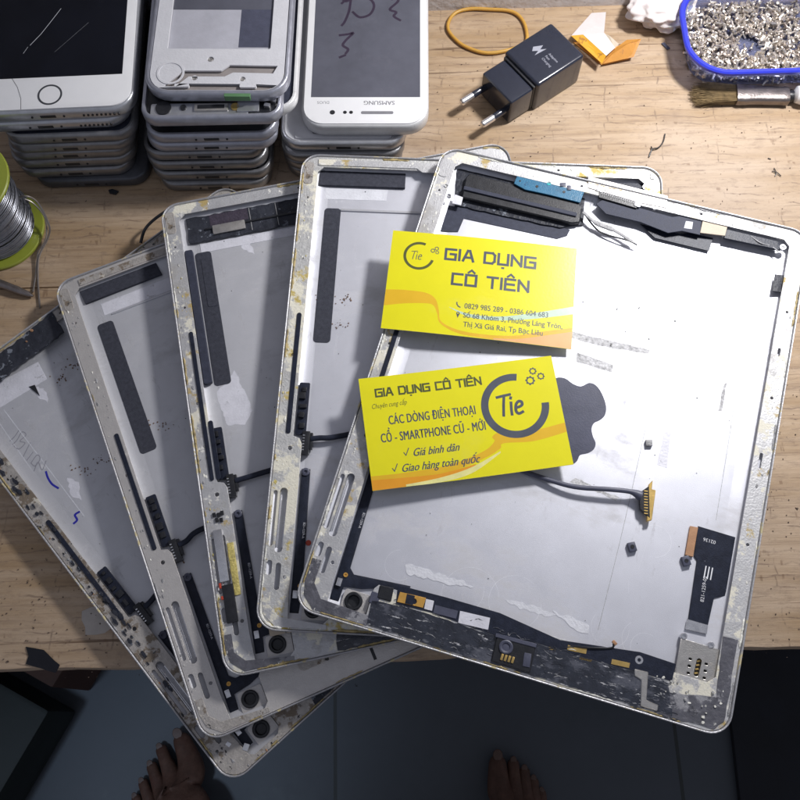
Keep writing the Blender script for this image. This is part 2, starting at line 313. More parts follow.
def make_shell(k,label,ledge,panel,seed):
    t,Q=TM[k]
    e=empty('tablet_shell',t,Q,label,'tablet shell','gutted tablet shells fanned out on the bench')
    b=MB(); N=7
    def ring(i,z,r): return [(x,y,z) for x,y in rrect(-W2+i,-H2+i,W2-i,H2-i,max(r-i,.8),N)]
    rings=[ring(9,0,13),ring(3,.8,11),ring(.8,2.6,10),ring(.1,4.6,9.5),ring(0,T-.3,9.5),ring(.2,T,9.5),ring(.6,T,9.5),ring(.8,T-.2,9.5),ring(.95,T-1.7,9.5),ring(4,4.4,10),ring(8.5,2.2,12),ring(12,1.45,13.5),ring(15,FL,16)]
    n=len(rings[0]); b.v=[v for r in rings for v in r]
    fl=[(i*n+j,i*n+(j+1)%n,(i+1)*n+(j+1)%n,(i+1)*n+j) for i in range(len(rings)-1) for j in range(n)]
    fl+=[tuple(reversed(range(n)))]; b.f=fl; b.mi=[0 if i//n<8 else 1 for i in range(len(fl)-1)]+[0]
    b.build('back_shell',[ALU_SHELL,panel],e,smooth=True,ang=50)
    # floor panel of the shell
    b=MB(); b.prism(rrect(-W2+14.5,-H2+14.5,W2-14.5,H2-14.5,3,4),FL-.6,FL+.02)
    b.build('back_panel',panel,e)
    opening=[(-84,110.5),(-81,113.5),(84-3,113.5),(84,110.5),(84,-98),(81,-101),(-60,-101),(-61.5,-103),(-61.5,-114.5),(-64,-117),(-77,-117),(-79,-115),(-79.6,-104),(-79.8,-36),(-81,-33.5),(-84,-32.5)]
    op=[]
    holes=[opening,slot(-89.6,-83,-89.6,-59.5,.95),slot(-85.9,-85,-85.9,-59,1.75),slot(-89.3,-95.5,-89.3,-91.5,1.25),slot(-85.2,-102,-85.2,-92.5,1.2),
           circ(-85,-38.4,1.0),circ(-82,-97.5,.8),circ(-88.6,-105,.7),circ(-87.5,60,.6),circ(-88,8,.7),circ(-88,95,.6),circ(87.6,30,.7),circ(87.8,-40,.7),circ(88,75,.6),slot(87.2,-4,87.2,2,.7),slot(87.4,52,87.4,55,.6),circ(-20,116.5,.6),circ(40,116.8,.7)]
    plate('bezel_ledge',rrect(-W2+1.1,-H2+1.1,W2-1.1,H2-1.1,8.5,N),holes,LD-1.1,LD,ledge,e,.1)
    # bracket bars seen through the slots
    b=MB(); b.box((-87.7,-71,3.4),(1.0,26,2.2)); b.box((-84.5,-72,3.0),(.8,24,1.6)); b.box((-86.8,-72,3.0),(.4,24,1.6)); b.build('button_rail',STEELB,e,bevel=.1)
    # glue crumbs along the ledge
    r=random.Random(seed); b=MB(); b.cm=0
    for i in range(110):
        side=r.random()
        if side<.62: x,y=r.uniform(-91,-85.5),r.uniform(-118,118)
        elif side<.8: x,y=r.uniform(85.5,91),r.uniform(-118,118)
        elif side<.92: x,y=r.uniform(-88,88),r.uniform(114.5,118.8)
        else: x,y=r.uniform(-88,-64),r.uniform(-118.8,-118)
        # leave the slots free
        if -91<x<-83.5 and -104<y<-57: x=-91+r.random()*.6
        if -86.5<x<-83.5 and -40<y<-37: continue
        s=r.uniform(.15,.75)*(1 if r.random()<.8 else 1.7); a=r.uniform(0,PI); m_=5+int(r.random()*3)
        P=[(x+s*r.uniform(.5,1.2)*math.cos(a+2*PI*q/m_)*(.7),y+s*r.uniform(.5,1.4)*math.sin(a+2*PI*q/m_)*1.3) for q in range(m_)]
        b.cm=0 if r.random()<.5 else (1 if r.random()<.6 else 2)
        cx=sum(p[0] for p in P)/m_; cy=sum(p[1] for p in P)/m_
        b.prism(P,LD-.05,LD+r.uniform(.1,.4),[(cx+(p[0]-cx)*.6,cy+(p[1]-cy)*.6) for p in P])
    g=b.build('glue_residue',{'A':[GLUEW,GLUED,GLUEW],'B':[GLUEW,GLUEY,GLUEW],'C':[GLUEW,GLUED,GLUEY],'D':[GLUED,GLUEW,GLUED],'E':[GLUED,PLAST,COPT]}[k],e); g['kind']='stuff'
    # crust of old glue running along the inside of the rim
    r=random.Random(seed+50); path=[Vector((x,y,LD+.05)) for x,y in rrect(-W2+1.5,-H2+1.5,W2-1.5,H2-1.5,8.2,5)]; fine=[]
    for i in range(len(path)):
        a_,b2=path[i],path[(i+1)%len(path)]; m_=max(1,int((b2-a_).length/1.1))
        for j in range(m_): fine.append(a_.lerp(b2,j/m_))
    amp={'A':.8,'B':1.25,'C':1.05,'D':.35,'E':.7}[k]; b=MB(); run=[]
    for i,p in enumerate(fine):
        v_=noise.noise(Vector((p.x*.045+seed,p.y*.045,0)))+.5*noise.noise(Vector((p.x*.3,p.y*.3,seed)))+.12
        if v_*amp>.12: run.append((p+Vector((r.uniform(-.15,.15),r.uniform(-.15,.15),0)),min(.75,.12+v_*amp*r.uniform(.4,1.1))))
        else:
            if len(run)>3: b.cm=r.choice((0,1,1,2)); run[0]=(run[0][0],.05); run[-1]=(run[-1][0],.05); b.tube([q[0] for q in run],[q[1] for q in run],6)
            run=[]
    g=b.build('rim_glue',{'A':[GLUEW,GLUEB,GLUED],'B':[GLUEW,GLUEB,GLUEB],'C':[GLUEW,GLUEB,GLUEB],'D':[GLUED,GLUEB,GLUED],'E':[GLUED,GLUEB,GLUED]}[k],e,smooth=True,ang=60); g['kind']='stuff'
    # dirt on the floor
    b=MB()
    for i in range(60):
        x,y=r.uniform(-78,78),r.uniform(-95,105); s=r.uniform(.08,.32); a=r.uniform(0,6)
        b.prism([(x+s*r.uniform(.6,1.3)*math.cos(a+q*PI*2/5),y+s*r.uniform(.6,1.3)*math.sin(a+q*PI*2/5)) for q in range(5)],FL,FL+.25)
    g=b.build('dirt_flecks',PLAST,e); g['kind']='stuff'
    return e
def screwpost(k,e,x,y,z0,z1,r=1.6):
    b=MB(); b.lathe([(r,z0),(r,z1-.2),(r-.2,z1),(.75,z1),(.7,z1-.7),(0.01,z1-.7)],(x,y,0),16); return b.build('screw_post',STEELB,e,smooth=True)
def left_kit(k,e,strip=True,ycab=-35,board=True,cabend=(20,-31),thin=True,flexhi=-47):
    """the parts that every shell shows along its left side, millimetres in the shell's own frame"""
    if strip: slab('foam_strip',rrect(-79.4,17,-71,92,1.8,4),FL,FL+.35,FOAM,e,.08)
    if thin:
        slab('gasket_strip',rrect(-87.6,-31.5,-85.4,30,.9,3),LD,LD+.5,FLEX,e,.15)
    if board:
        b=MB(); b.prism(rrect(-83.6,-31,-78.6,-5,.6,2),2.6,3.6); b.build('side_board',FLEX,e,bevel=.15)
        b=MB()
        rk=random.Random(ord(k)*7)
        for i,(yy,h,ww) in enumerate(((-8,1,2),(-12,1.6,3),(-16.5,1.3,3.2),(-21,1.7,3),(-26,1.1,2.4))): b.box((-81.2+rk.uniform(-.5,.6),yy+rk.uniform(-.8,.8),3.6+h*.4),(ww*rk.uniform(.6,1.15),rk.uniform(1.4,3.6),h*.8),rz=rk.gauss(0,.06))
        b.build('board_component',[PLAST],e,bevel=.2)
    # display connector and cable
    b=MB(); b.box((-78.2,ycab,3.4),(3.6,11,3.2)); b.box((-75.8,ycab+1,3.2),(1.5,8,2.2)); b.build('cable_socket',PLAST,e,bevel=.3)
    b=MB()
    for q in range(6): b.box((-79.2,ycab-3.6+q*1.4,5.05),(.9,.5,.2))
    b.build('socket_pin',STEELB,e)
    rk=random.Random(ord(k)*11); jj=lambda a:rk.uniform(-a,a)
    P=spline([(-76,ycab+2,4),(-72,ycab+3+jj(.8),4.2),(-66,ycab+3.6+jj(1.2),4.0),(-50,ycab+6+jj(1.8),3.6),(-30,ycab+10,3.4),(cabend[0],cabend[1],3.2)],8)
    b=MB(); b.tube(P,1.35,8,flat=.7); b.build('display_cable',FLEX,e,smooth=True,ang=80)
    # lower flex strip with its screw ear
    b=MB(); b.prism(ccw([(-79.2,flexhi),(-75.2,flexhi),(-74.6,-104),(-67,-105.3),(-58.5,-105.3),(-58.5,-101.6),(-48,-101.2),(-48,-98),(-62,-98.6),(-70.6,-100.4),(-74,-103)][:2]+[(-74.4,-97),(-72,-99.3),(-47,-97.2),(-47,-101),(-61,-102.2),(-67,-104.4),(-74.8,-105.6),(-75,-113.8),(-79,-113.8)]),1.7,2.3)
    b.build('lower_flex',FLEX,e,bevel=.12)
    b=MB(); b.lathe([(1.9,1.6),(1.9,2.9),(1.6,3.1),(.8,3.1),(.7,2.4),(.01,2.4)],(-77.2,flexhi-1.5,0),18); b.build('screw_post',FLEXG,e,smooth=True)
    b=MB(); b.box((-77.1,-104.3,2.9),(2.2,3.4,1.2)); b.box((-77.1,-104.3,3.55),(1.2,2.2,.2)); b.build('flex_socket',STEELB,e,bevel=.15)
    b=MB(); b.lathe([(1.0,2.3),(1.0,2.75),(.45,2.75),(.4,2.35),(.01,2.35)],(-75.4,-100.5,0),16); b.build('gold_ring',GOLDO,e,smooth=True)
    # small mounting plate and button ring
    plate('button_mount',rrect(-73.6,-116.2,-62,-106,1.2,3),[circ(-68.6,-110.4,3.3,24)],2.4,3.6,LEDGEC,e,.1)
    b=MB(); b.lathe([(3.9,2.2),(3.9,4.3),(3.5,4.6),(2.7,4.6),(2.4,4.2),(2.2,3.0),(.01,2.9)],(-68.6,-110.4,0),28); b.build('button_ring',PLAST,e,smooth=True)
    t=text('printed_text','821-1259-A',1.5,-76.3,-72,2.36,WTAPE,e,rot=-PI/2)
# --- E, bottom of the fan
E=make_shell('E','dirtiest tablet shell at the bottom of the fan, blue pen mark on its grey back','' or LEDGED,PANEL2,5)
left_kit('E',E,strip=False,cabend=(-20,-20))
P=LPS('E',[(-6,362),(21,341),(54,314),(66,330),(25,360),(-6,386)],3.)
P=LPS('E',[(-6,358),(21,338),(52,312),(64,332),(25,360),(-6,386)],LD)
slab('corner_tape',jag(P,2,.5,3),LD-1.2,LD+.4,TAPE,E)
for (a,b_),r in (((34,333),.9),((29,344),.5)):
    q=lp('E',a,b_,3.6); bb=MB(); bb.lathe([(r,LD+.3),(r*.7,LD+1.1),(.01,LD+1.1)],(q[0],q[1],0),12); bb.build('rust_screw',COPT,E,smooth=True)
slab('pale_band',LPS('E',[(-20,392),(38,362),(47,379),(-20,420)],FL),FL+.03,FL+.15,PALEBAND,E,.03)
slab('torn_tab',LPS('E',[(29,387),(35,385),(40,396)],FL),FL+.16,FL+.4,PLAST,E,.03)
INKB=mat('blue_ink',(.02,.02,.35),.6); PENC=mat('pencil_grey',(.30,.30,.34),.7)
def inkline(k,e,name,lines,w,m,z=FL+.06):
    b=MB()
    for ln in lines:
        b.ribbon([tuple(v) for v in spline([(*q,0) for q in LPS(k,ln,z)],5)] and [ (v.x,v.y) for v in spline([(*q,0) for q in LPS(k,ln,z)],5)],w,z)
    return b.build(name,m,e)
inkline('E',E,'pen_mark',[[(46,472),(48,478),(52,484),(58,488)],[(79,512),(75,515),(77,520),(73,524)]],1.0,INKB)
inkline('E',E,'handwriting',[[(12,445),(17,440),(22,432),(26,435),(20,441),(25,443),(19,449),(14,446)],[(10,441),(15,436),(19,430)],[(22,459),(30,443)],[(27,460),(33,452)],[(31,463),(37,455),(40,459),(35,466),(31,463)],[(34,471),(38,462),(42,470),(46,461)]],.45,PENC)
# scored lines in the back
for ln in ([(4,410),(84,516)],[(0,424),(66,520)]):
    inkline('E',E,'scored_line',[[ln[0],((ln[0][0]+ln[1][0])/2,(ln[0][1]+ln[1][1])/2),ln[1]]],.35,WTAPE)
b=MB(); r=random.Random(4)
for i in range(46):   # black torn gasket lumps along the left ledge
    y=r.uniform(-70,70); x=-88+r.uniform(-2,2.4); s=r.uniform(.7,2.2)
    b.prism([(x+s*.5*r.uniform(.5,1.2)*math.cos(q*PI/4),y+s*r.uniform(.5,1.5)*math.sin(q*PI/4)) for q in range(8)],LD-.02,LD+r.uniform(.3,1.1))
b.build('torn_gasket',TAPE,E,bevel=.1)
slab('bottom_tape',jag([(-44,-119),(60,-119),(60,-101.5),(-42,-101.5)],3,.3,5),LD,LD+.35,TAPE,E)
b=MB()
for x,y,s in ((-78,-112,3),(-72,-104,2.4),(-66,-102,1.8),(-83,-106,2.2),(-55,-104,2)): b.box((x,y,LD-.6),(s,s*.8,1.6),rz=x)
b.build('loose_shard',STEELB,E,bevel=.2)
# --- D
D=make_shell('D','second lowest tablet shell of the fan, with speckled foam strip and clean bottom ledge','' or LEDGEC,PANEL2,6)
left_kit('D',D)
slab('foam_pad',LPS('D',[(77.6,288),(153,257),(162,274),(85.5,304)],2.6),FL,2.9,FOAM,D)
slab('pale_band',[(-74,96),(40,96.5),(40,104.5),(-74,103)],FL+.03,FL+.14,PALEBAND,D,.03)
b=MB(); b.box((5,95.2,FL+.35),(150,.9,.7)); b.build('panel_ridge',PANEL2,D,bevel=.25)
slab('ledge_trim',[(-80,114.2),(-2,114.2),(1,115.5),(80,115.5),(80,117.9),(-80,117.9)],LD,LD+.5,LEDGED,D)
slab('ledge_notch',[(-12,-117),(-10.6,-117),(-10.6,-108),(-12,-108)],LD,LD+.15,PLAST,D)
slab('camera_ledge',rrect(-44,-109,10,-101.2,2.4,5),LD,LD+.25,LEDGED,D)
# --- C
Cc=make_shell('C','middle tablet shell of the fan with black tape band and silver tab along its top','' or LEDGE,PANEL2,8)
left_kit('C',Cc,thin=False)
slab('gasket_strip',rrect(-84.2,-31.5,-82,-2,.9,3),LD-.8,LD+.5,FLEX,Cc,.15)
slab('side_channel',rrect(-84,18,-79.8,93,.9,3),2.2,4.6,FOAMB,Cc,.3)
slab('gasket_strip',rrect(-87.2,-31.5,-85.2,46,.9,3),LD,LD+.6,FLEX,Cc,.15)
slab('top_tape',jag([(-81,97.5),(70,97.5),(70,112.5),(-81,112.5)],2.5,.35,9),2.2,3.0,TAPE,Cc)
slab('antenna_bar',rrect(-72,103.4,70,104.4,.4,2),3.0,3.9,PLAST,Cc,.2)
for x in(-48,-34): slab('tape_crease',[(x,98.5),(x+.35,98.5),(x+.35,112),(x,112)],3.0,3.25,GLUED,Cc,.03)
slab('purple_patch',[(-69,105.5),(-48.8,105.5),(-48.8,112.2),(-69,112)],3.0,3.12,mat('dark_purple_tape',(.05,.04,.06),.5,0,.3,300,.5,900),Cc,.03)
b=MB(); b.prism(rrect(-68,99.8,-51,105,.4,2),3.1,4.2); b.build('silver_tab',STEEL,Cc,bevel=.2)
slab('pale_band',[(-76,91.8),(60,91.8),(60,97.4),(-76,97)],FL+.03,FL+.2,PALEBAND,Cc,.03)
slab('screen_flex',ccw([(-79,86),(-79,-1),(-72.4,-1)][:0]+rrect(-76.6,60,-71.3,88,1.2,3)),FL+.4,FL+.55,FOAM,Cc,.03)
b=MB(); b.box((-87,-67,LD+.6),(4.2,24,1.2)); b.build('volume_bracket',STEELB,Cc,bevel=.35)
b=MB(); b.box((-86,-89,LD+.7),(5.2,17,1.4)); b.build('volume_switch',PLAST,Cc,bevel=.5)
b=MB(); b.box((-89.2,-80.5,LD+.9),(1.,2.4,1)); b.box((-89,-86,LD+.9),(1,1.6,1)); b.build('switch_key',RED,Cc,bevel=.2)
b=MB(); b.box((-82.2,-74,LD+.2),(3.0,24,.9)); b.build('amber_glue_bar',GLUEY,Cc,bevel=.4)
b=MB()
for x,y in((-87.5,-47.8),(-85.5,-48.2),(-83.8,-47.6),(-86.6,-50.4),(-84.6,-50.8)): b.box((x,y,LD+.4),(1.5,1.9,.9))
b.build('chip_cluster',PLAST,Cc,bevel=.12)
slab('bottom_tape',jag([(-43,-119),(60,-119),(60,-101.5),(-42,-101.5)],3,.3,15),LD,LD+.35,TAPEG,Cc)
slab('flex_shield',rrc(-67.5,-103.2,7,7,.4,2),LD-.1,LD+.5,TAN,Cc,.1); slab('flex_shield',rrc(-57,-102.6,13,8.4,.4,2),LD-.2,LD+.4,TAN,Cc,.1)
# --- B
Bt=make_shell('B','second highest tablet shell of the fan, yellow glue crusted along its left edge','' or LEDGEY,PANEL,9)
left_kit('B',Bt)
slab('foam_pad',LPS('B',[(321,166),(406,167.5),(405,188),(319,185)],2.6),FL,2.9,FOAM,Bt)
slab('pale_band',LPS('B',[(322,188),(388,190),(386,201),(321,199)],FL),FL+.03,FL+.13,WTAPE,Bt,.03)
b=MB(); b.box((2,91.2,FL+.4),(146,1.3,.8)); b.build('panel_ridge',PANEL2,Bt,bevel=.3)
b=MB(); b.box((88.0,115,LD+.3),(2,3,.6)); b.build('ledge_notch',LEDGEY,Bt,bevel=.1)
slab('ledge_trim',[(-84,114.2),(-33,114.2),(-30,112),(-14,112),(-10,114.8),(30,114.8),(30,117.8),(-84,117.8)],LD,LD+.55,LEDGE,Bt)
slab('corner_patch',rrect(70,101,86,112,1.5,3),2.2,4.4,FLEX,Bt); screwpost('B',Bt,84.5,109,4.3,6,1.7)
slab('emblem',circ(-42,-62,9,28),FL,FL+.3,mat('blue_emblem',(.03,.05,.16),.4),Bt,.05)
slab('red_spot',circ(-73.4,-81,1.3,12),FL,FL+.35,RED,Bt,.03)
slab('bottom_tape',jag([(-43,-119),(60,-119),(60,-101.5),(-42,-101.5)],3,.3,16),LD,LD+.35,LEDGEC,Bt)
# --- A, top of the fan
A=make_shell('A','topmost tablet shell with bright bare back, dark fruit emblem and black torn bottom edge','' or LEDGE,PANEL,10)
left_kit('A',A,strip=False,board=False,ycab=-46,cabend=(-52,-38),thin=True,flexhi=-50)
# top side: speaker bar
slab('top_tape',jag(LPS('A',[(457,168),(585,197),(583,225),(560,228),(455,205)],2.2),3,.3,2),1.8,2.4,TAPE,A)
slab('antenna_patch',LPS('A',[(455,204),(570,230),(567,236),(557,239),(452,216)],FL+.1),FL+.05,FL+.35,FOAMB,A,.03)
slab('side_patch',LPS('A',[(445,205),(468,209),(458,232),(436,232)],FL+.1),FL+.05,FL+.4,FOAMB,A,.03)
slab('corner_tab',LPS('A',[(455,194),(463,197),(461,205),(452,203)],LD-1),LD-2,LD-1.2,PALEBAND,A)
P=LPS('A',[(466,177),(470,173),(578,200),(582,208),(580,222),(572,223),(462,197)],5.)
slab('speaker_bar',P,2.4,4.9,PLAST,A,.5)
P=LPS('A',[(464,186),(577,213),(576,217),(463,190)],5.2)
slab('speaker_ridge',P,4.9,5.7,FOAMB,A,.3)
P=LPS('A',[(514,184),(517,176),(526,170.5),(573,180),(584,192.5),(580,203),(548,195),(525,190)],5.6)
tb_=slab('circuit_board',P,5.2,6.1,TEAL,A,.1)
for (x,y),r,m in (((537,186.5),.75,PLAST),((549,183.5),1.1,mat('teal_dot',(.02,.42,.45),.4)),((564,192),.7,PLAST),((520,181),.5,PLAST)):
    q=lp('A',x,y,6.1); bb=MB(); bb.lathe([(r,6.1),(r,6.25),(.01,6.25)],(q[0],q[1],0),14); bb.build('board_contact',m,A)
b=MB(); q=lp('A',563,185,6.1); b.box((*q,6.35),(3,2,.5),rz=.3); q=lp('A',569,188,6.1); b.box((*q,6.3),(2,2.6,.4),rz=.3); b.build('board_chip',FLEXG,A,bevel=.1)
# flex connector, ribbon, label
P=LPS('A',[(598,186),(637,197),(640,203),(636,210),(598,199)],5); slab('ribbon_connector',P,4.6,6.4,PLAST,A,.3)
b=MB()
for i in range(16):
    q=lp('A',602+i*2.1,193+i*.62,5.2); b.box((*q,6.5),(.45,3.2,.3),rz=-.02)
b.build('connector_pin',GLUED,A)
for (x,y) in((599,190),(637,205)):
    q=lp('A',x,y,5.4); b=MB(); b.box((*q,5.5),(3,3.4,2.6)); b.build('connector_clip',STEELB,A,bevel=.25)
q0=[(596,204),(605,198),(640,208),(672,217),(686,215),(702,218),(700,235),(682,231),(668,233),(640,222),(606,214)]
slab('ribbon_cable',LPS('A',q0,5.4),5.0,5.5,FOAMB,A,.15)
slab('tan_label',LPS('A',[(703,219),(728,224),(725,236),(700,233)],5.4),5.1,5.7,TAN,A,.1)
slab('print_block',LPS('A',[(686,221),(693,222),(692,229),(684,228)],5.6),5.5,5.6,WTAPE,A,0)
slab('shadow_strip',LPS('A',[(690,233),(713,238),(709,251),(655,238),(640,224),(680,234)],2.8),2.6,2.9,FLEX,A,.03)  # dark slab standing in for a strip of shadow by the ribbon
slab('edge_strip',LPS('A',[(727,229),(778,241),(781,250),(724,238)],LD-.6),LD-2,LD-.7,FLEX,A,.2)
slab('wall_cover',LPS('A',[(588,176),(668,196),(666,208),(640,203),(588,188)],LD+.2),LD-.05,LD+.35,LEDGEC,A,.2)
P=spline([(*lp('A',583,212,5.5),5.5),(*lp('A',596,223,5),5.2),(*lp('A',614,231,4),4.6),(*lp('A',634,243,4),4.2)],6)
b=MB(); b.tube(P,[.9]*6+[1.4]*6+[.9]*6+[.4],8,flat=.5); b.build('loose_foil_wire',GLUED,A,smooth=True)
P=spline([(*lp('A',585,214,5),4.5),(*lp('A',600,232,3),3.2),(*lp('A',628,240,5),4.6),(*lp('A',637,245,4),4)],6)
b=MB(); b.tube(P,.5,6); b.build('loose_wire',PLAST,A,smooth=True)
screwpost('A',A,*lp('A',783,247,LD),LD-1.5,LD+.1,1.6); screwpost('A',A,*lp('A',655,207,LD),LD-1.5,LD+.2,1.5); screwpost('A',A,*lp('A',449,196,LD),LD-.5,LD+.6,1.2); screwpost('A',A,*lp('A',446,186,LD),LD-.5,LD+.5,1.0)
slab('side_tape',LPS('A',[(775,274),(788,276),(786,293),(772,291)],4.5),4,4.6,TAPE,A,.1)
P=spline([(*lp('A',751,237,5),5.4),(*lp('A',760,244,5),5.9),(*lp('A',770,246,5),5.2),(*lp('A',778,252,5),5.6)],5); b=MB(); b.tube(P,.35,6); b.build('loose_wire',GLUED,A,smooth=True)
# fruit emblem
em=[(548,395),(549,384),(556,378),(565,378.5),(573,384),(581,386.5),(589,383),(596,385.5),(602,394),(606,406),(605,415),(600,420),(594,423),(591.5,429),(593,437),(595.5,443),(594,449),(588,453),(580,455),(577,461),(571,464.5),(563,461),(556,452),(549,440),(546,425),(545,408)]
slab('fruit_emblem',[(v.x,v.y) for v in spline([(*q,0) for q in LPS('A',em,FL)],3,True)],FL,FL+.25,LOGO,A,.05)
# display cable on the panel
q=LPS('A',[(505,462),(522,469),(545,478),(575,487),(610,490),(630,492),(641,496)],4.5); zz=[2,2.4,3.6,4.8,5.6,5.2,4.4]
b=MB(); b.tube(spline([(*p,z) for p,z in zip(q,zz)],6),[1.15]*31+[1.4,1.7,2.0,2.2,2.4,2.4],8,flat=.75); b.build('display_cable',FLEXG,A,smooth=True,ang=80)
slab('cable_plug',LPS('A',[(639,493),(649,486),(650,518),(640,509)],5),3.0,5.,PLAST,A,.2)
slab('gold_plug_edge',LPS('A',[(649,484),(653,480),(652,489),(656,490),(652,520),(647,521)],5),3.0,4.8,GOLD,A,.2)
for a in range(9):
    q=lp('A',646,491+a*2.8,5.2); b=MB(); b.box((*q,5.1),(1.6,.5,.25),rz=.15); b.build('plug_pin',GOLD,A)
for (x,y) in((632,547),(686,561)):
    q=lp('A',x,y,2.4); b=MB(); b.box((*q,FL+1),(3.4,4.2,2),rz=.5); b.build('panel_clip',FLEXG,A,bevel=.4); b=MB(); b.lathe([(.9,FL+2),(.9,FL+2.15),(.01,FL+2.15)],(*q,0),12); b.build('clip_hole',PLAST,A)
q=lp('A',649,443,2.4); b=MB(); b.box((*q,FL+.9),(3,3,1.8),rz=.3); b.build('panel_clip',GLUED,A,bevel=.4)
# right-hand flex with print
fx=[(698,526),(738,538),(736,556),(725,596),(714,598),(706,634),(687,628),(697,560),(694,556)]
slab('dock_flex',LPS('A',fx,FL+.7),FL+.4,FL+.75,FLEX,A,.08)
slab('copper_stiffener',LPS('A',[(690,526),(698,527.5),(693,557),(685,555)],FL+1),FL+.4,FL+1.3,COPT,A,.1)
slab('silver_foil',LPS('A',[(687,619),(708,625),(707,634),(685,629)],FL+1),FL+.8,FL+1.0,STEELB,A,.05)
FP=mat('print_white',(.75,.76,.8),.6)
q=lp('A',706,603,FL+.8); text('printed_text','821-1259-02',2.2,q[0]-1,q[1]+0,FL+.82,FP,A,rot=PI/2+.05)
q=lp('A',716,541,FL+.8); text('printed_text','02136',2.2,q[0],q[1],FL+.82,FP,A,rot=PI)
b=MB(); q=lp('A',705,572,FL+.8)
for i in range(3): b.box((q[0]+i*1.4,q[1],FL+.83),(.5,5.5,.04))
b.build('printed_bar',FP,A)
# sim reader
plate('sim_reader',ccw(LPS('A',[(681,638),(720,650),(714,691),(674,680)],4)),[slot(*lp('A',699,661,4),*lp('A',696,674,4),1.0)]+[ccw(rrc(*lp('A',x,y,4),1.3,1.0,.3,2)) for x,y in((690,659),(689,666),(688,673),(706,664),(705,671),(704,678))],3.2,4.4,STEEL,A,.15)
b=MB(); q=lp('A',697,667,3); b.box((*q,2.6),(10,14,.6)); b.build('sim_bed',PLAST,A)
b=MB()
for i in range(4): q=lp('A',698.5-i*.8,661+i*4,3.4); b.box((*q,3.2),(1.4,.7,.5),rz=.4)
b.build('sim_contact',GOLD,A)
for x,y in((684,636),(711,645)): screwpost('A',A,*lp('A',x,y,4.4),2,4.8,1.4)
# bottom side
slab('bottom_tape',jag(LPS('A',[(372,600),(398,606),(430,614),(497,637),(535,643),(600,662),(668,682),(672,716),(600,696),(480,660),(420,642),(366,624)],LD),2.5,.35,21),LD,LD+.4,TAPEG,A)
b=MB(); r=random.Random(31)
for i in range(150):   # torn threads and ridges of adhesive
    x=-54+r.random()*124; y=-119+r.random()*15; a=r.gauss(0,.35); L=r.uniform(1,5); P=[]; cv=r.gauss(0,.5)
    for j in range(4): P.append((x+L*(j/3)*math.cos(a),max(-119.2,min(-103,y+L*(j/3)*math.sin(a)+cv*math.sin(j/3*PI))),LD+.36+r.random()*.12))
    w_=r.uniform(.08,.3); q_=r.random(); b.cm=0 if q_<.86 else (1 if q_<.91 else 2)
    if b.cm: w_*=.6
    sp_=spline(P,3); b.tube(sp_,[w_*(.2+1.2*math.sin(PI*(k_+.5)/len(sp_))) for k_ in range(len(sp_))],5,flat=.5)
g=b.build('torn_adhesive',[TAPEG,GLUEW,GLUED],A); g['kind']='stuff'
slab('ledge_band',LPS('A',[(398,585),(445,597),(500,613),(560,640),(640,652),(676,664),(672,681),(600,662),(540,644),(497,636),(430,612),(396,604)],LD+.2),LD+.02,LD+.3,FLEX,A,.08)
plate('gold_contact_plate',ccw(LPS('A',[(400,592),(426,598),(423,608),(397,602)],LD)),[circ(*lp('A',414,601.5,LD),1.2,14)],LD-.2,LD+.6,GOLDO,A,.15)
slab('contact_mask',LPS('A',[(407,594),(415,596),(413,605.5),(405,603.5)],LD),LD+.6,LD+.7,FLEX,A,.03)
slab('white_sticker',LPS('A',[(426,599),(434,601),(432,611),(424,609)],LD),LD,LD+.55,PALEBAND,A,.05)
slab('white_sticker',LPS('A',[(460,611),(490,618),(488,630),(458,623)],LD),LD,LD+.55,PALEBAND,A,.05)
slab('grey_sticker',LPS('A',[(435,605),(458,611),(456,619),(433,613)],LD),LD,LD+.55,FLEXG,A,.05)
slab('black_block',LPS('A',[(380,585),(394,588),(391,602),(377,598)],LD),LD-2,LD+.7,PLAST,A,.4)
slab('black_flap',LPS('A',[(372,591),(381,594),(377,606),(368,602)],LD),LD-2,LD+.4,FLEXG,A,.3)
for x0,y0,x1,y1 in((568,645,587,649),(612,659,630,663),(549,647,556,649),(580,657,592,660)):
    slab('gold_pad',LPS('A',[(x0,y0),(x1,y1),(x1-1,y1+5 if x1-x0>14 else y1+2),(x0-1,y0+5 if x1-x0>14 else y0+2)],LD+.3),LD+.3,LD+.4,GOLD,A,.03)
screwpost('A',A,*lp('A',639,660,LD),LD-2,LD+.4,1.8)
P=spline([(*lp('A',570,646,LD),LD),(*lp('A',590,648,LD),LD+.6),(*lp('A',611,648,LD),LD+.4),(*lp('A',613,644,LD),LD+1)],5); b=MB(); b.tube(P,.45,6); b.build('loose_wire',PLAST,A,smooth=True)
b=MB(); q=lp('A',614,643,LD); b.box((*q,LD+1),(2.2,1.4,1.2),rz=-.6); b.build('wire_tip',COPT,A,bevel=.3)
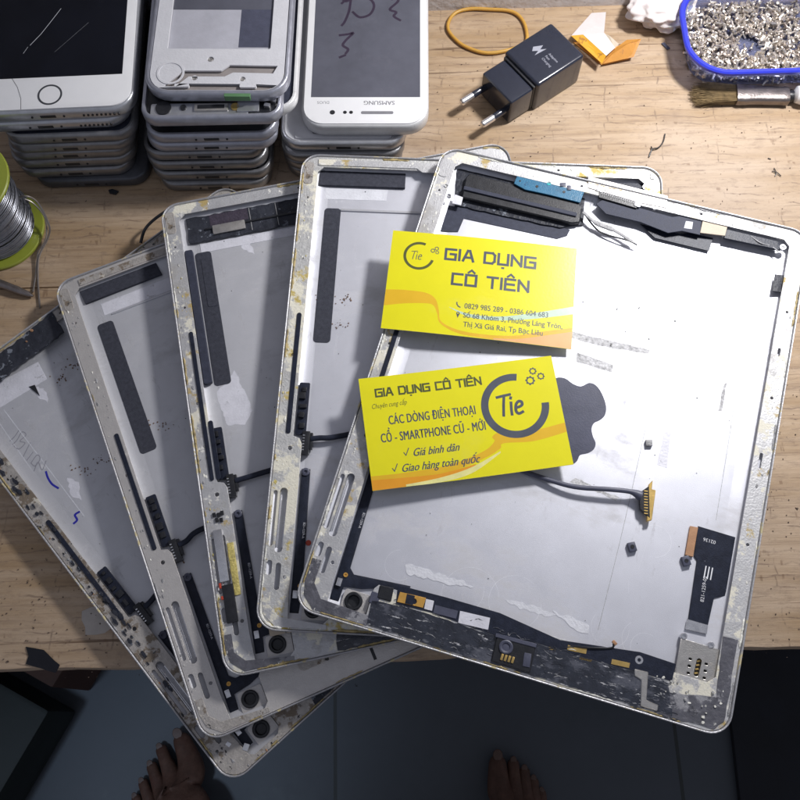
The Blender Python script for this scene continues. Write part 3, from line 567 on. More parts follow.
# dock connector block
blk=LPS('A',[(497,636),(536,646),(530,673),(491,661)],LD+1.2)
slab('dock_connector',blk,LD-.2,LD+1.3,PLAST,A,.4)
q=lp('A',506,647,LD+1.5); b=MB(); b.lathe([(2.9,LD+1.2),(2.9,LD+1.9),(2.4,LD+2.1),(1.7,LD+1.9),(1.5,LD+1.5),(.01,LD+1.6)],(*q,0),24); b.build('connector_eye',FLEXG,A,smooth=True)
b=MB()
for i in range(4): q=lp('A',502+i*3.6,657+i*1.,LD+1.4); b.box((*q,LD+1.5),(1.,2.6,.5),rz=-.05)
b.build('connector_contact',GOLD,A,bevel=.1)
slab('connector_lip',LPS('A',[(496,633),(537,644),(536,648),(495,637)],LD+1.2),LD+.6,LD+1.6,FLEXG,A,.2)
b=MB(); q=lp('A',527,660,LD+1.4); b.box((*q,LD+1.35),(3,5.5,.5),rz=.1); b.build('connector_recess',FLEXG,A,bevel=.15)
slab('corner_adhesive',jag(LPS('A',[(723,636),(738,640),(733,672),(724,722),(714,729),(655,714),(656,690),(674,693),(716,697)],LD),2.5,.3,44),LD,LD+.3,TRANS,A,.1)
slab('corner_bracket',LPS('A',[(634,669),(648,672),(646,700),(658,705),(657,711),(640,706),(641,680),(634,676)],LD),LD,LD+.9,STEEL,A,.3)
b=MB(); r=random.Random(77)
for i in range(22):
    q=(r.uniform(60,88),r.uniform(-117.5,-104)); s=r.uniform(.4,1.3); b.cm=i%2; b.prism([(q[0]+s*.6*r.uniform(.4,1.3)*math.cos(a_),q[1]+s*.6*r.uniform(.4,1.3)*math.sin(a_)) for a_ in(0,.9,1.9,2.9,3.9,5.1)],LD+.2,LD+r.uniform(.4,1.0))
g=b.build('broken_glue',[GLUEW,GLUED,GLUEY],A,bevel=.15); g['kind']='stuff'
slab('corner_gasket',ccw([(-91,-98),(-86.8,-98),(-86.8,-108),(-82,-113.6),(-60,-114.6),(-60,-118.8),(-84,-118.8),(-89.6,-114),(-91,-108)]),LD,LD+.3,TRANS,A,.1)
for k_,e_ in(('B',Bt),('C',Cc),('D',D)):
    slab('corner_gasket',ccw([(-91,-102),(-87.4,-102),(-87.4,-110),(-83,-114.5),(-62,-117),(-62,-118.9),(-84,-118.9),(-89.6,-114),(-91,-108)]),LD,LD+.25,{'B':LEDGE,'C':TRANS,'D':LEDGED}[k_],e_,.08)
for e_,x0,x1 in((A,-88,-82),(Bt,-91,-85),(Cc,-91,-85),(D,-91,-84)):
    slab('corner_pad',rrect(-91,103,-86.2,116,1.6,3),LD,LD+.3,LEDGED if e_!=A else LEDGE,e_,.1)
# residue on the bright panel
def residue(name,k,e,pts,seed,m=None,h=.15,amp=.7,step=1.4): slab(name,jag(LPS(k,pts,FL),step,amp,seed),FL+.03,FL+h,m or WTAPE,e,.03)
residue('white_residue','A',A,[(405,564),(420,567),(445,576),(470,584),(474,587),(450,586),(430,580),(405,573)],1)
residue('white_residue','A',A,[(552,612),(570,617),(590,626),(588,634),(570,627)],2)
residue('white_residue','A',A,[(505,600),(530,605),(560,616),(545,616),(520,609)],5,h=.1,amp=.5)
SMUD=mat('grey_smudge',(.52,.52,.53),.6,0,.5,500,.5,900); 
residue('tape_residue','A',A,[(565,330),(600,338),(650,350),(648,354),(605,347),(570,338)],6,SMUD,.05,.35,3.)
residue('tape_residue','A',A,[(577,352),(614,365),(612,373),(576,362)],7,SMUD,.05,.35,3.)
residue('tape_residue','A',A,[(723,386),(727,382),(722,412),(718,411)],8,SMUD,.06,.3)
residue('tape_residue','A',A,[(664,432),(671,431),(667,468),(657,465)],9,PALEBAND,.08,.2)
residue('tape_residue','A',A,[(575,478),(620,498),(616,500),(570,482)],11,SMUD,.06,.5)
residue('tape_residue','A',A,[(622,246),(657,258),(652,263),(628,256)],12,PALEBAND,.06,.2)
residue('tape_residue','C',Cc,[(215,395),(235,370),(252,410),(245,425),(228,425)],13,PALEBAND,.06,.6)
residue('tape_residue','C',Cc,[(240,240),(250,243),(255,254),(243,250)],14,PALEBAND,.08,.6)
residue('tape_residue','E',E,[(33,385),(45,390),(48,402),(38,398)],15,PALEBAND,.08,.6)
residue('tape_residue','E',E,[(67,478),(78,482),(82,500),(72,497)],17,PALEBAND,.06,.6)
RUST=mat('rusty_dirt',(.16,.09,.05),.8,0,.4,400,.6,900)
for k_,e_,spots in(('B',Bt,[(330,300),(337,325),(345,298)]),('C',Cc,[]),('D',D,[(163,425),(205,410),(178,560)]),('E',E,[(85,470),(98,460),(60,378),(74,366)])):
    b=MB(); r=random.Random(99)
    for sx,sy in spots:
        for i in range(16):
            q=lp(k_,sx+r.gauss(0,6),sy+r.gauss(0,2.5),FL); s=r.uniform(.12,.5); b.prism([(q[0]+s*r.uniform(.5,1.3)*math.cos(a),q[1]+s*r.uniform(.5,1.3)*math.sin(a)) for a in(0,1.2,2.5,3.7,5)],FL,FL+.3)
    if spots: b.build('rust_dirt',RUST,e_)['kind']='stuff'
# ring-shaped scratches of the magnets
SCR=mat('pale_scratch',(.86,.87,.92),.5,.2)
b=MB()
for cx,cy,rr in((462,590,20),(470,596,26),(610,628,17),(641,640,17),(645,648,13),(655,541,15),(515,602,24),(400,565,14)):
    c_=lp('A',cx,cy,FL); r=random.Random(cx); a0=r.uniform(0,6); a1=a0+r.uniform(3,5.6); rad=rr/2.12
    b.ribbon([(c_[0]+rad*math.cos(a0+(a1-a0)*i/30),c_[1]+rad*math.sin(a0+(a1-a0)*i/30)) for i in range(31)],.13,FL+.05,.002)
for i in range(30):
    x,y=R_.uniform(-70,75),R_.uniform(-92,80); a=R_.uniform(0,PI); L=R_.uniform(3,14); b.ribbon([(x,y),(x+L*math.cos(a),y+L*math.sin(a))],.06,FL+.06)
b.build('scratch',SCR,A)['kind']='stuff'
for ln in ([(655,385),(625,520),(598,630)],[(752,280),(735,400),(716,520)]): inkline('A',A,'scored_line',[ln],.18,GLUED)
# small dark marks on the bright panel
b=MB()
for x,y,s in((617,309,.7),(675,321,.6),(583,302,.5),(639,308,.6),(611,345,.8),(649,339,.5),(697,398,.4),(680,250,.5)):
    q=lp('A',x,y,FL); b.box((*q,FL+.2),(s*1.6,s,.3),rz=x)
b.build('dirt_flecks',PLAST,A)['kind']='stuff'
# ------------------------------------------------------------------ business cards
YEL=mat('yellow_card_stock',(.78,.72,.010),.30,0,.03,60,.05,900,coat=.25,layers=[((.74,.68,.03),.60,30,.15,U,3,.42),((.80,.77,.25),.73,300,.02,U,6,.6)])
CEDGE=mat('card_edge',(.75,.72,.45),.6)
INK=mat('dark_grey_ink',(.075,.085,.11),.35,coat=.2); INKO=mat('olive_ink',(.09,.10,.03),.35,coat=.2)
ORG=mat('orange_print',(.78,.33,.02),.32,0,.04,80,coat=.25); ORGL=mat('pale_orange_print',(.76,.46,.02),.32,0,.04,80,coat=.25); PEACH=mat('peach_print',(.78,.42,.16),.32,0,.04,80,coat=.25); GRNB=mat('pale_blue_print',(.50,.66,.50),.32,coat=.25); YELL=mat('light_yellow_print',(.80,.76,.30),.32,coat=.25)
CW,CH,CT=45.,26.4,.32
def card(corners,zs,label,group):
    P=[un(*c,z) for c,z in zip(corners,zs)]   # TL TR BR BL
    cen=sum(P,Vector())/4; x=((P[1]-P[0])+(P[2]-P[3])).normalized(); yv=((P[0]-P[3])+(P[1]-P[2])); z=x.cross(yv).normalized(); y=z.cross(x)
    M=Matrix((x,y,z)).transposed(); e=empty('business_card',cen,M,label,'business card',group)
    b=MB(); nx,ny=30,10
    for zz in(-CT,0): b.v+=[(-CW+2*CW*i/nx,-CH+2*CH*j/ny,zz) for j in range(ny+1) for i in range(nx+1)]
    K=(nx+1)*(ny+1); I=lambda i,j,k:k*K+j*(nx+1)+i
    for j in range(ny):
        for i in range(nx): b.f+=[(I(i,j,1),I(i+1,j,1),I(i+1,j+1,1),I(i,j+1,1)),(I(i,j+1,0),I(i+1,j+1,0),I(i+1,j,0),I(i,j,0))]; b.mi+=[0,1]
    for i in range(nx): b.f+=[(I(i,0,0),I(i+1,0,0),I(i+1,0,1),I(i,0,1)),(I(i,ny,1),I(i+1,ny,1),I(i+1,ny,0),I(i,ny,0))]; b.mi+=[1,1]
    for j in range(ny): b.f+=[(I(0,j+1,0),I(0,j,0),I(0,j,1),I(0,j+1,1)),(I(nx,j,0),I(nx,j+1,0),I(nx,j+1,1),I(nx,j,1))]; b.mi+=[1,1]
    b.build('card_body',[YEL,CEDGE],e,smooth=True)
    return e
Z1=.03
LET={'G':(1,[[(1,.98),(0,.98),(0,0),(1,0),(1,.52),(.5,.52)]]),'I':(.0,[[(0,0),(0,1)]]),'A':(1,[[(0,0),(.42,1),(.62,1),(1,0)],[(.17,.33),(.86,.33)]]),
'D':(1,[[(0,0),(0,1),(.78,1),(1,.8),(1,.2),(.78,0),(0,0)]]),'U':(.95,[[(0,1),(0,0),(.95,0),(.95,1)]]),'N':(.95,[[(0,0),(0,1),(.95,.02),(.95,1)]]),
'C':(.95,[[(.95,1),(0,1),(0,0),(.95,0)]]),'O':(1,[[(0,0),(0,1),(1,1),(1,0),(0,0)]]),'T':(1,[[(0,1),(1,1)],[(.5,1),(.5,0)]]),'E':(.95,[[(.95,1),(0,1),(0,0),(.95,0)],[(0,.52),(.85,.52)]]),
'^':(0,[[(.2,1.24),(.5,1.48),(.8,1.24)]]),'.':(0,[[(.42,-.34),(.54,-.34)]])}
def square_text(e,s,x,y,h,asp,w,m,gap=.42,name='square_lettering'):
    b=MB(); k=0
    for i,ch in enumerate(s):
        if ch==' ': x+=h*asp*.75; continue
        if ch in '^.': continue
        wd,st=LET[ch]
        for ln in st: b.ribbon([(x+px*h*asp,y+py*h) for px,py in ln],w,Z1+.01*(k%3)); k+=1
        for nx in s[i+1:i+2]:
            if nx in '^.':
                for ln in LET[nx][1]: b.ribbon([(x+px*h*asp,y+py*h) for px,py in ln],w*.8,Z1+.01*(k%3)); k+=1
        x+=wd*h*asp+gap*h
    return b.build(name,m,e)
def ringarc(e,cx,cy,r,w,a0,a1,m,name='open_ring_mark'):
    b=MB(); n=48
    for i in range(n):
        q0=math.radians(a0+(a1-a0)*i/n); q1=math.radians(a0+(a1-a0)*(i+1)/n)
        b.add([(cx+(r-w/2)*math.cos(q0),cy+(r-w/2)*math.sin(q0),Z1),(cx+(r+w/2)*math.cos(q0),cy+(r+w/2)*math.sin(q0),Z1),(cx+(r+w/2)*math.cos(q1),cy+(r+w/2)*math.sin(q1),Z1),(cx+(r-w/2)*math.cos(q1),cy+(r-w/2)*math.sin(q1),Z1)],[(0,1,2,3)])
    return b.build(name,m,e)
def gears(e,pts,m):
    for x,y,r in pts:
        b=MB(); n=64
        for i in range(n):
            q0=2*PI*i/n; q1=2*PI*(i+1)/n; R1=r*(1.18 if (i//4)%2 else .98)
            b.add([(x+.66*r*math.cos(q0),y+.66*r*math.sin(q0),Z1),(x+R1*math.cos(q0),y+R1*math.sin(q0),Z1),(x+R1*math.cos(q1),y+R1*math.sin(q1),Z1),(x+.66*r*math.cos(q1),y+.66*r*math.sin(q1),Z1)],[(0,1,2,3)])
        b.build('gear_mark',m,e)
def tie(e,x,y,h,w,m):
    b=MB(); g=h*.16
    def st(pts): b.ribbon([(x+(px+py*.12)*h,y+py*h) for px,py in pts],w,Z1+.005*len(b.f)%.02)
    st([(0,.93),(.3,.97),(.62,1.0)]); st([(.34,.97),(.30,.5),(.28,0)])
    st([(.66,.58),(.66,.25),(.68,0)]); st([(.65,.80),(.66,.84)])
    E_=[(.90,.30),(1.08,.34),(1.18,.42),(1.16,.55),(1.04,.60),(.92,.50),(.87,.30),(.90,.10),(1.02,.0),(1.2,.06)]
    st([(v.x,v.y) for v in spline([(*p,0) for p in E_],4)])
    return b.build('script_lettering',m,e)
def ribbonshape(e,topc,botc,m,z=.012,name='ribbon_print'):
    a=spline([(*p,0) for p in topc],8); c=spline([(*p,0) for p in botc],8); b=MB(); n=min(len(a),len(c))
    for i in range(n-1): b.add([(a[i].x,a[i].y,z),(a[i+1].x,a[i+1].y,z),(c[i+1].x,c[i+1].y,z),(c[i].x,c[i].y,z)],[(0,1,2,3)])
    return b.build(name,m,e)
K1=card([(391.5,226),(575,250),(572.5,346.5),(384,331.5)],[44.6,42.2,41.4,44.0],'yellow business card reading GIA DUNG CO TIEN with phone numbers and address','yellow business cards on the topmost shell')
# card 1: px measured on the photo -> card frame: x from -45..45, y -26..26
square_text(K1,'GIA DU.NG',-18.2,13.2,5.5,.88,1.25,INK,.34)
square_text(K1,'CO^ TIE^N',-13.8,0.2,5.5,.88,1.25,INK,.34)
ringarc(K1,-31,13.6,6.9,1.35,68,345,INKO); tie(K1,-35.2,11.6,4.4,.36,INK)
gears(K1,[(-22.8,18.3,.95),(-24.6,17.0,1.0),(-22.4,16.2,.8)],INK)
text('phone_numbers','0829 985 289 - 0386 604 683',3.9,-7,-11.9,Z1,INK,K1,sx=.86,bold=.02)
text('address_text','Số 68 Khóm 3, Phường Láng Tròn,',3.8,-7.2,-16.7,Z1,INK,K1,sx=.88,bold=.02)
text('address_text','Thị Xã Giá Rai, Tp Bạc Liêu',3.8,-6.8,-21.4,Z1,INK,K1,sx=.88,bold=.02)
b=MB(); b.ribbon([(-10.6,-9.3),(-10.5,-10.2),(-9.8,-11.2),(-8.9,-11.6)],.55,Z1); b.build('handset_icon',INK,K1)
b=MB(); b.add([(x,y,Z1) for x,y in circ(-9.6,-14.9,.85,14)],[tuple(range(14))]); b.add([(-10.3,-15.4,Z1+.005),(-9.6,-17.3,Z1+.005),(-8.9,-15.4,Z1+.005)],[(0,1,2)]); b.build('pin_icon',INK,K1)
b=MB(); b.add([(x,y,Z1+.02) for x,y in circ(-9.6,-14.8,.35,10)],[tuple(range(10))]); b.build('pin_hole',YEL,K1)
ribbonshape(K1,[(-44.95,-6),(-36,-5.4),(-26,-5.8),(-21,-8.5),(-18.8,-14),(-17,-20),(-8,-23.5),(5,-24.2),(18,-23),(30,-19.5),(44.95,-15.5)],[(-44.95,-14.5),(-36,-12.6),(-26,-11.4),(-21.6,-12),(-19.4,-16),(-17.4,-21),(-9,-25),(5,-26.2),(18,-26.2),(30,-26.2),(44.95,-26.2)],ORGL)
ribbonshape(K1,[(8,-25.6),(20,-24.4),(32,-21.2),(44.95,-17.5)],[(8,-26.3),(20,-26.3),(32,-26.3),(44.95,-26.3)],PEACH,.02)
ribbonshape(K1,[(-14,-12),(-4,-14.6),(10,-14.2),(26,-10.4),(44.95,-4.5)],[(-14,-12.2),(-4,-16.2),(10,-16.2),(26,-13.4),(44.95,-8.5)],GRNB,.012)
K2=card([(358,379),(548.5,356),(573.5,465),(375.5,491.5)],[44.2,43.4,42.6,43.6],'yellow business card with a large dark open ring reading Tie, partly covering the emblem','yellow business cards on the topmost shell')
square_text(K2,'GIA DU.NG CO^ TIE^N',-38.0,16.9,3.5,.80,.85,INKO,.29)
text('tagline_text','Chuyên cung cấp',3.3,-40.8,11.2,Z1,INKO,K2,sx=.70,shear=.35,rot=.03)
text('offer_text','CÁC DÒNG ĐIỆN THOẠI',6.0,-14.0,3.0,Z1,INK,K2,align='CENTER',sx=.56,bold=.035,space=1.05)
text('offer_text','CỔ - SMARTPHONE CŨ - MỚI',6.0,-14.6,-5.0,Z1,INK,K2,align='CENTER',sx=.575,bold=.035,space=1.06)
text('promise_text','Giá bình dân',5.2,-25.5,-13,Z1,INK,K2,sx=.80,shear=.45,bold=.035)
text('promise_text','Giao hàng toàn quốc',5.2,-31.5,-19.6,Z1,INK,K2,sx=.80,shear=.45,bold=.035)
b=MB()
for x,y in((-29,-12.4),(-35,-19)): b.ribbon([(x,y+1.6),(x+.8,y+.2),(x+2.4,y+3.4)],.4,Z1)
b.build('tick_mark',INK,K2)
ringarc(K2,24.2,4.6,13.8,3.4,77,358,INK); tie(K2,15.6,.6,9.6,1.25,INK)
gears(K2,[(33.2,15.6,1.9),(35.2,20.0,1.5),(38.4,17.0,1.5)],INK)
ribbonshape(K2,[(-44.95,-19.8),(-30,-20),(-10,-19),(6,-15),(12,-11),(11.5,-8.6),(16,-7),(30,-8.2),(44.95,-6.6)],[(-44.95,-21.8),(-30,-22.4),(-10,-22),(6,-18.2),(14,-14.6),(14.8,-12.8),(18,-12.4),(30,-13.2),(44.95,-11)],ORGL)
ribbonshape(K2,[(-44.95,-21.6),(-30,-22.2),(-14,-22.4),(2,-20.2)],[(-44.95,-26.3),(-30,-26.3),(-14,-25.0),(2,-20.8)],ORG,.02)
ribbonshape(K2,[(-30,-25.4),(-14,-24.2),(0,-21.4),(14,-15.8)],[(-30,-26.3),(-14,-26.3),(0,-24),(14,-16.6)],YELL,.024)
def bow(e,kx,kt):
    for o in e.children:
        for v in o.data.vertices:
            x,y=v.co.x/S/CW,v.co.y/S/CH; v.co.z+=(kx*(x*x-.33)+kt*x*y)*S
        if o.name.startswith('card_body'): o.data.polygons.foreach_set('use_smooth',[True]*len(o.data.polygons))
bow(K1,-1.0,.5); bow(K2,.9,-.4)
# ------------------------------------------------------------------ phones
WFR=mat('white_glass',(.86,.86,.87),.14,0,.02,100,coat=.5); SCRN=mat('black_screen',(.005,.006,.011),.16,0,.3,40,spec=.25,layers=[((.02,.022,.03),.60,20,.2,U,1,.25),((.5,.5,.5),.80,1500,.02,U,2,.8)])
SCRG=mat('dusty_grey_screen',(.10,.103,.13),.32,0,.15,60,coat=.2,layers=[((.55,.55,.58),.745,700,.02,U,3,.8),((.13,.13,.16),.58,60,.2,U,4,.4)])
SILV=mat('silver_phone_edge',(.55,.56,.59),.30,.75,.1,200,.1,1500,layers=[((.3,.3,.32),.62,150,.08,U,5,.5)]); GREYE=mat('dull_grey_phone_edge',(.27,.27,.28),.35,.7,.15,200,.15,1500,layers=[((.1,.1,.1),.62,150,.08,U,6,.6)]); CHAR=mat('charcoal_phone_edge',(.10,.105,.12),.38,.5,.15,200,.15,1500)
WEDGE=mat('white_phone_edge',(.70,.70,.70),.3,.2,.06,200)
LAV=mat('lavender_metal_edge',(.42,.43,.49),.33,.6,.12,200,.15,1500)
def phone(name,k,px0,px1,py,z0,th,yaw,edge,face,label,group,w=None,L=138,rad=10,port=True,cat='phone',inner=FOAMB,frame=None):
    """px0,px1: left and right pixel of the near end; py: pixel row of its lower rim"""
    pa=un((px0+px1)/2,py,z0); wa=un(px0,py,z0+th); wb=un(px1,py,z0+th); wd=w or (wb-wa).length; 
    rot=Matrix.Rotation(yaw,3,'Z'); cen=pa+rot@Vector((0,L/2,0)); cen.z=z0
    e=empty(name,cen,rot,label,cat,group); N=6
    b=MB()
    def ring(i,z): return [(x,y,z) for x,y in rrect(-wd/2+i,-L/2+i,wd/2-i,L/2-i,max(.5,rad-i),N)]
    rs=[ring(2.2,0),ring(.8,.35),ring(.1,1.4),ring(0,th/2),ring(.1,th-1.4),ring(.6,th-.35),ring(1.3,th)]
    if face in('open','holder'): rs+= [ring(2.2,th),ring(2.5,th-1.8)]
    n=len(rs[0]); b.v=[v for r in rs for v in r]; b.f=[(i*n+j,i*n+(j+1)%n,(i+1)*n+(j+1)%n,(i+1)*n+j) for i in range(len(rs)-1) for j in range(n)]+[tuple(reversed(range(n)))]
    if face not in('open','holder'): b.f.append(tuple(range((len(rs)-1)*n,len(rs)*n)))
    b.mi=[0]*len(b.f); b.build('phone_body',edge,e,smooth=True,ang=40)
    if port:
        slabp=MB(); slabp.box((0,-L/2+.4,th/2),(8,1.2,2.0)); slabp.build('charging_port',PLAST,e,bevel=.4)
        for x in(-8,8): bb=MB(); bb.lathe([(.6,0),(.6,1.0),(.01,1.0)],(x,-L/2+.7,th/2),10,Matrix.Rotation(PI/2,3,'X')); bb.build('base_screw',PLAST,e)
    if face in('open',): 
        b=MB(); b.prism(rrect(-wd/2+2.4,-L/2+2.4,wd/2-2.4,L/2-2.4,rad-2.4,N),th-2.2,th-1.6); b.build('inner_frame',inner,e)
    return e,wd,L,th
G1='phones in the left stack'; G2='phones in the middle stack'; G3='phones in the right stack'
zt=7.1
ords=['bottom','second from bottom','third from bottom','fourth from bottom','fifth from bottom','third from top','second from top','top']
L8=phone('phone',0,36,152,188,0,7.2,.0,CHAR,'flat','bare dark phone at the bottom of the left stack, sticking out to the right',G1)
for i,(a,b_,y,m,f,lb) in enumerate([(20,136,177.5,GREYE,'open','dull grey phone frame second from the bottom of the left stack'),(12,138,168,GREYE,'flat','grey phone third from the bottom of the left stack'),(10,136,160,GREYE,'open','grey phone frame fourth from the bottom of the left stack'),(9,137,153,GREYE,'flat','grey phone fifth from the bottom of the left stack'),(5,139,144,GREYE,'open','scuffed grey phone frame third from the top of the left stack'),]):
    phone('phone',0,a,b_,y,7.3+i*zt,7.0,.01,m,f,lb,G1)
e,wd,L,th=phone('phone',0,-42,139,131.5,7.3+5*zt,7.2,.02,SILV,'flat','silver phone directly under the white cracked phone of the left stack',G1,w=86,rad=12)
def speaker_holes(e,x0,n,y,z,dx=2.2):
    for i in range(n): bb=MB(); bb.lathe([(.62,0),(.62,.8),(.01,.8)],(x0+i*dx,y,z),10,Matrix.Rotation(PI/2,3,'X')); bb.build('speaker_hole',PLAST,e)
speaker_holes(e,18,8,-L/2+.45,3.6)
e,wd,L,th=phone('white_phone',0,-42,144,121.5,7.3+6*zt,7.6,.018,SILV,'flat','white phone with round home button and cracked black screen, top of the left stack',G1,w=88,rad=12)
speaker_holes(e,18,9,-L/2+.45,3.8); speaker_holes(e,-30,2,-L/2+.45,3.8,3)
b=MB(); b.prism(rrect(-wd/2+1.4,-L/2+1.4,wd/2-1.4,L/2-1.4,10.6,8),th-.1,th+.9); b.build('front_glass',WFR,e,bevel=.35)
b=MB(); b.prism([(-38,-L/2+20.5),(37.5,-L/2+20.5),(37.5,L/2-20),(-38,L/2-20)],th+.9,th+.96); scr=b.build('screen',SCRN,e)
b=MB(); b.lathe([(6.2,th+.9),(6.2,th+1.0),(5.3,th+1.0),(5.25,th+.94)],(1.8,-L/2+9.6,0),36); b.build('home_button_rim',CHAR,e,smooth=True)
b=MB(); b.lathe([(5.2,th+.9),(5.2,th+.97),(.01,th+.97)],(1.8,-L/2+9.6,0),36); b.build('home_button',WFR,e)
CRK=mat('crack_dark',(.12,.12,.13),.6); b=MB()
b.ribbon([(-38+19.8+.0,-L/2+20.4),(-15,-L/2+15),(-12.6,-L/2+8),(-12,-L/2+1.6)],.28,th+.93); b.build('glass_crack',CRK,e)
b=MB(); b.ribbon([(-11,-L/2+41),(-6,-L/2+48),(-2,-L/2+55),(3,-L/2+64)],.22,th+.99); b.ribbon([(2,-L/2+36),(18,-L/2+54)],.04,th+.99); b.ribbon([(-14,-L/2+36),(-12,-L/2+40)],.15,th+.99); b.build('screen_crack',FP,e)
# middle stack
mids=[(160,273,191.5,GREYE,'flat','dark steel phone at the bottom of the middle stack'),(152,275,181,GREYE,'open','grey phone frame second from the bottom of the middle stack'),(147,270,171,GREYE,'open','grey phone frame third from the bottom of the middle stack'),(144,268,161,GREYE,'open','dark topped phone frame fourth from the bottom of the middle stack'),(147,279,152,LAV,'flat','lavender grey phone halfway up the middle stack'),(146,280,143.5,LAV,'open','phone frame under the opened connector phone of the middle stack')]
for i,(a,b_,y,m,f,lb) in enumerate(mids): phone('phone',0,a,b_,y,i*zt,7.0,-.01,m,f,lb,G2,inner=PLAST)
z=6*zt
e,wd,L,th=phone('opened_phone',0,142,285,127,z+7,7.4,-.01,LAV,'open','opened phone showing its connector and speaker, second from the top of the middle stack',G2,rad=8,inner=PLAST,port=False)
y0=-L/2
slab('base_plate',rrect(-wd/2+5,y0+2.4,wd/2-17,y0+9.5,1,3),th-1.6,th-.5,SILV,e,.2)
b=MB(); b.box((0,y0+6.2,th-.1),(17,4.4,1.4)); b.build('dock_connector',STEEL,e,bevel=.6); b=MB(); b.box((0,y0+6.2,th+.65),(13.5,2.2,.3)); b.build('connector_slot',PLAST,e,bevel=.1)
for x,r,m in((-24,4.0,PLAST),(-14,1.6,PLAST),(12,2.2,GOLD)): b=MB(); b.lathe([(r,th-1),(r,th+.1),(r*.8,th+.25),(r*.45,th+.05),(.01,th+.05)],(x,y0+6.6,0),20); b.build('base_component',m,e,smooth=True)
slab('blue_contact',rrc(19,y0+12,7.5,6,.4,2),th-1,th,mat('bright_blue_part',(.01,.25,.5),.4),e,.1)
slab('metal_cover',rrc(18.5,y0+6.4,11,6,.4,2),th-1,th+.2,SILV,e,.1)
for x,y in((28,7),(31,10),(26,13)): b=MB(); b.box((x,y0+y,th-.6),(3,2,2),rz=x); b.build('corner_component',STEELB,e,bevel=.2)
e,wd,L,th=phone('gutted_phone',0,160,299,118,z,6.6,-.035,WEDGE,'open','pale rimmed empty phone frame third from the top of the middle stack',G2,rad=11,inner=FOAMB,port=False)
e,wd,L,th=phone('gutted_phone',0,144,291,103,z+14.6,6.8,-.04,LAV,'holder','white plastic phone chassis lying face up on top of the middle stack',G2,rad=13,port=False)
y0=-L/2; CHS=mat('white_chassis_plastic',(.66,.66,.69),.4,0,.05,150,.2,900); 
plate('chassis_plate',rrect(-wd/2+2.6,y0+2.6,wd/2-2.6,L/2-2.6,10.4,6),[rrect(-wd/2+10,y0+28,wd/2-10.5,L/2-10,.6,2),circ(-4,y0+21.5,1.6,16),circ(-11,y0+10,1.4,16),circ(13,y0+9.5,1.4,16),rrc(-17,y0+5.6,7,1.6,.3,2),rrc(16,y0+5.4,8,1.6,.3,2),ccw([(-26,y0+5),(-17,y0+14.5),(2,y0+14.5),(6,y0+18),(30,y0+17.5),(28,y0+13),(8,y0+13.5),(4,y0+11),(-14,y0+11),(-20,y0+5)])],th-1.6,th-.4,CHS,e,.15)
slab('chassis_bed',rrect(-wd/2+2.7,y0+2.7,wd/2-2.7,L/2-2.7,10,6),th-2.6,th-2.1,mat('taupe_board',(.30,.27,.26),.5),e,0)
slab('display_backing',[(-wd/2+10,y0+28),(wd/2-10.5,y0+28),(wd/2-10.5,L/2-10),(-wd/2+10,L/2-10)],th-2.1,th-1.7,mat('grey_backing',(.46,.46,.51),.35,0,.1,90,.1,900),e,0)
slab('backing_film',[(-wd/2+10,y0+54),(wd/2-10.5,y0+54),(wd/2-10.5,L/2-10),(-wd/2+10,L/2-10)],th-1.7,th-1.6,SCRG,e,0)
slab('backing_film',[(wd/2-27,y0+30),(wd/2-10.8,y0+30),(wd/2-10.8,y0+54),(wd/2-27,y0+54)],th-1.7,th-1.62,FLEXG,e,0)
for x,y in((-4,21.5),(-11,10),(13,9.5)): b=MB(); b.lathe([(1.35,th-1.8),(1.35,th-.9),(.9,th-.7),(.3,th-.9),(.01,th-.9)],(x,y0+y,0),14); b.build('chassis_screw',STEEL,e,smooth=True)
plate('speaker_cover',circ(-wd/2+13,y0+13,7,28),[circ(-wd/2+13,y0+13,5.9,28)],th-.4,th-.1,CHS,e,.05)
slab('green_label',rrc(11,y0-.0,13,2.4,.5,2),th-3.6,th-.3,mat('green_sticker',(.10,.22,.10),.5),e,.1)
# right stack
for i,(a,b_,y,lb) in enumerate([(286,402,178,'grey phone at the bottom of the right stack, mostly behind the fanned shells'),(283,404,170,'grey phone second from the bottom of the right stack'),(281,406,163,'grey phone third from the bottom of the right stack')]): phone('phone',0,a,b_,y,i*zt,7.0,-.02,GREYE,'flat',lb,G3)
e,wd,L,th=phone('phone',0,280,408,152,3*zt,7.2,-.03,SILV,'open','open silver phone frame just under the white grey screened phone',G3,rad=11,inner=CHS,port=True)
plate('chassis_plate',rrect(-wd/2+8,-L/2+4.4,wd/2-8,-L/2+13,1.2,3),[rrc(-12,-L/2+8,9,2.2,.3,2),rrc(14,-L/2+8,9,2.2,.3,2)],th-1.5,th-.6,CHS,e,.1)
e,wd,L,th=phone('white_phone',0,300.5,430,136.5,3*zt+7.4,8.6,-.035,WEDGE,'flat','white phone with dusty grey screen and purple ink scribble, top of the right stack',G3,rad=12,port=False)
b=MB(); b.prism(rrect(-wd/2+1.4,-L/2+1.4,wd/2-1.4,L/2-1.4,10.6,8),th-.1,th+.5); b.build('front_glass',WFR,e,bevel=.25)
y0=-L/2
b=MB(); b.prism([(-wd/2+5,y0+18),(wd/2-4.6,y0+18),(wd/2-4.6,L/2-14),(-wd/2+5,L/2-14)],th+.5,th+.56); b.build('screen',SCRG,e)
GIN=mat('grey_print',(.22,.22,.24),.5)
text('brand_text','SAMSUNG',3.6,7.5,y0+15.6,th+.53,GIN,e,rot=PI,align='CENTER',bold=.035)
text('printed_text','DUOS',2.4,-22,y0+15.4,th+.53,GIN,e,rot=PI,align='CENTER')
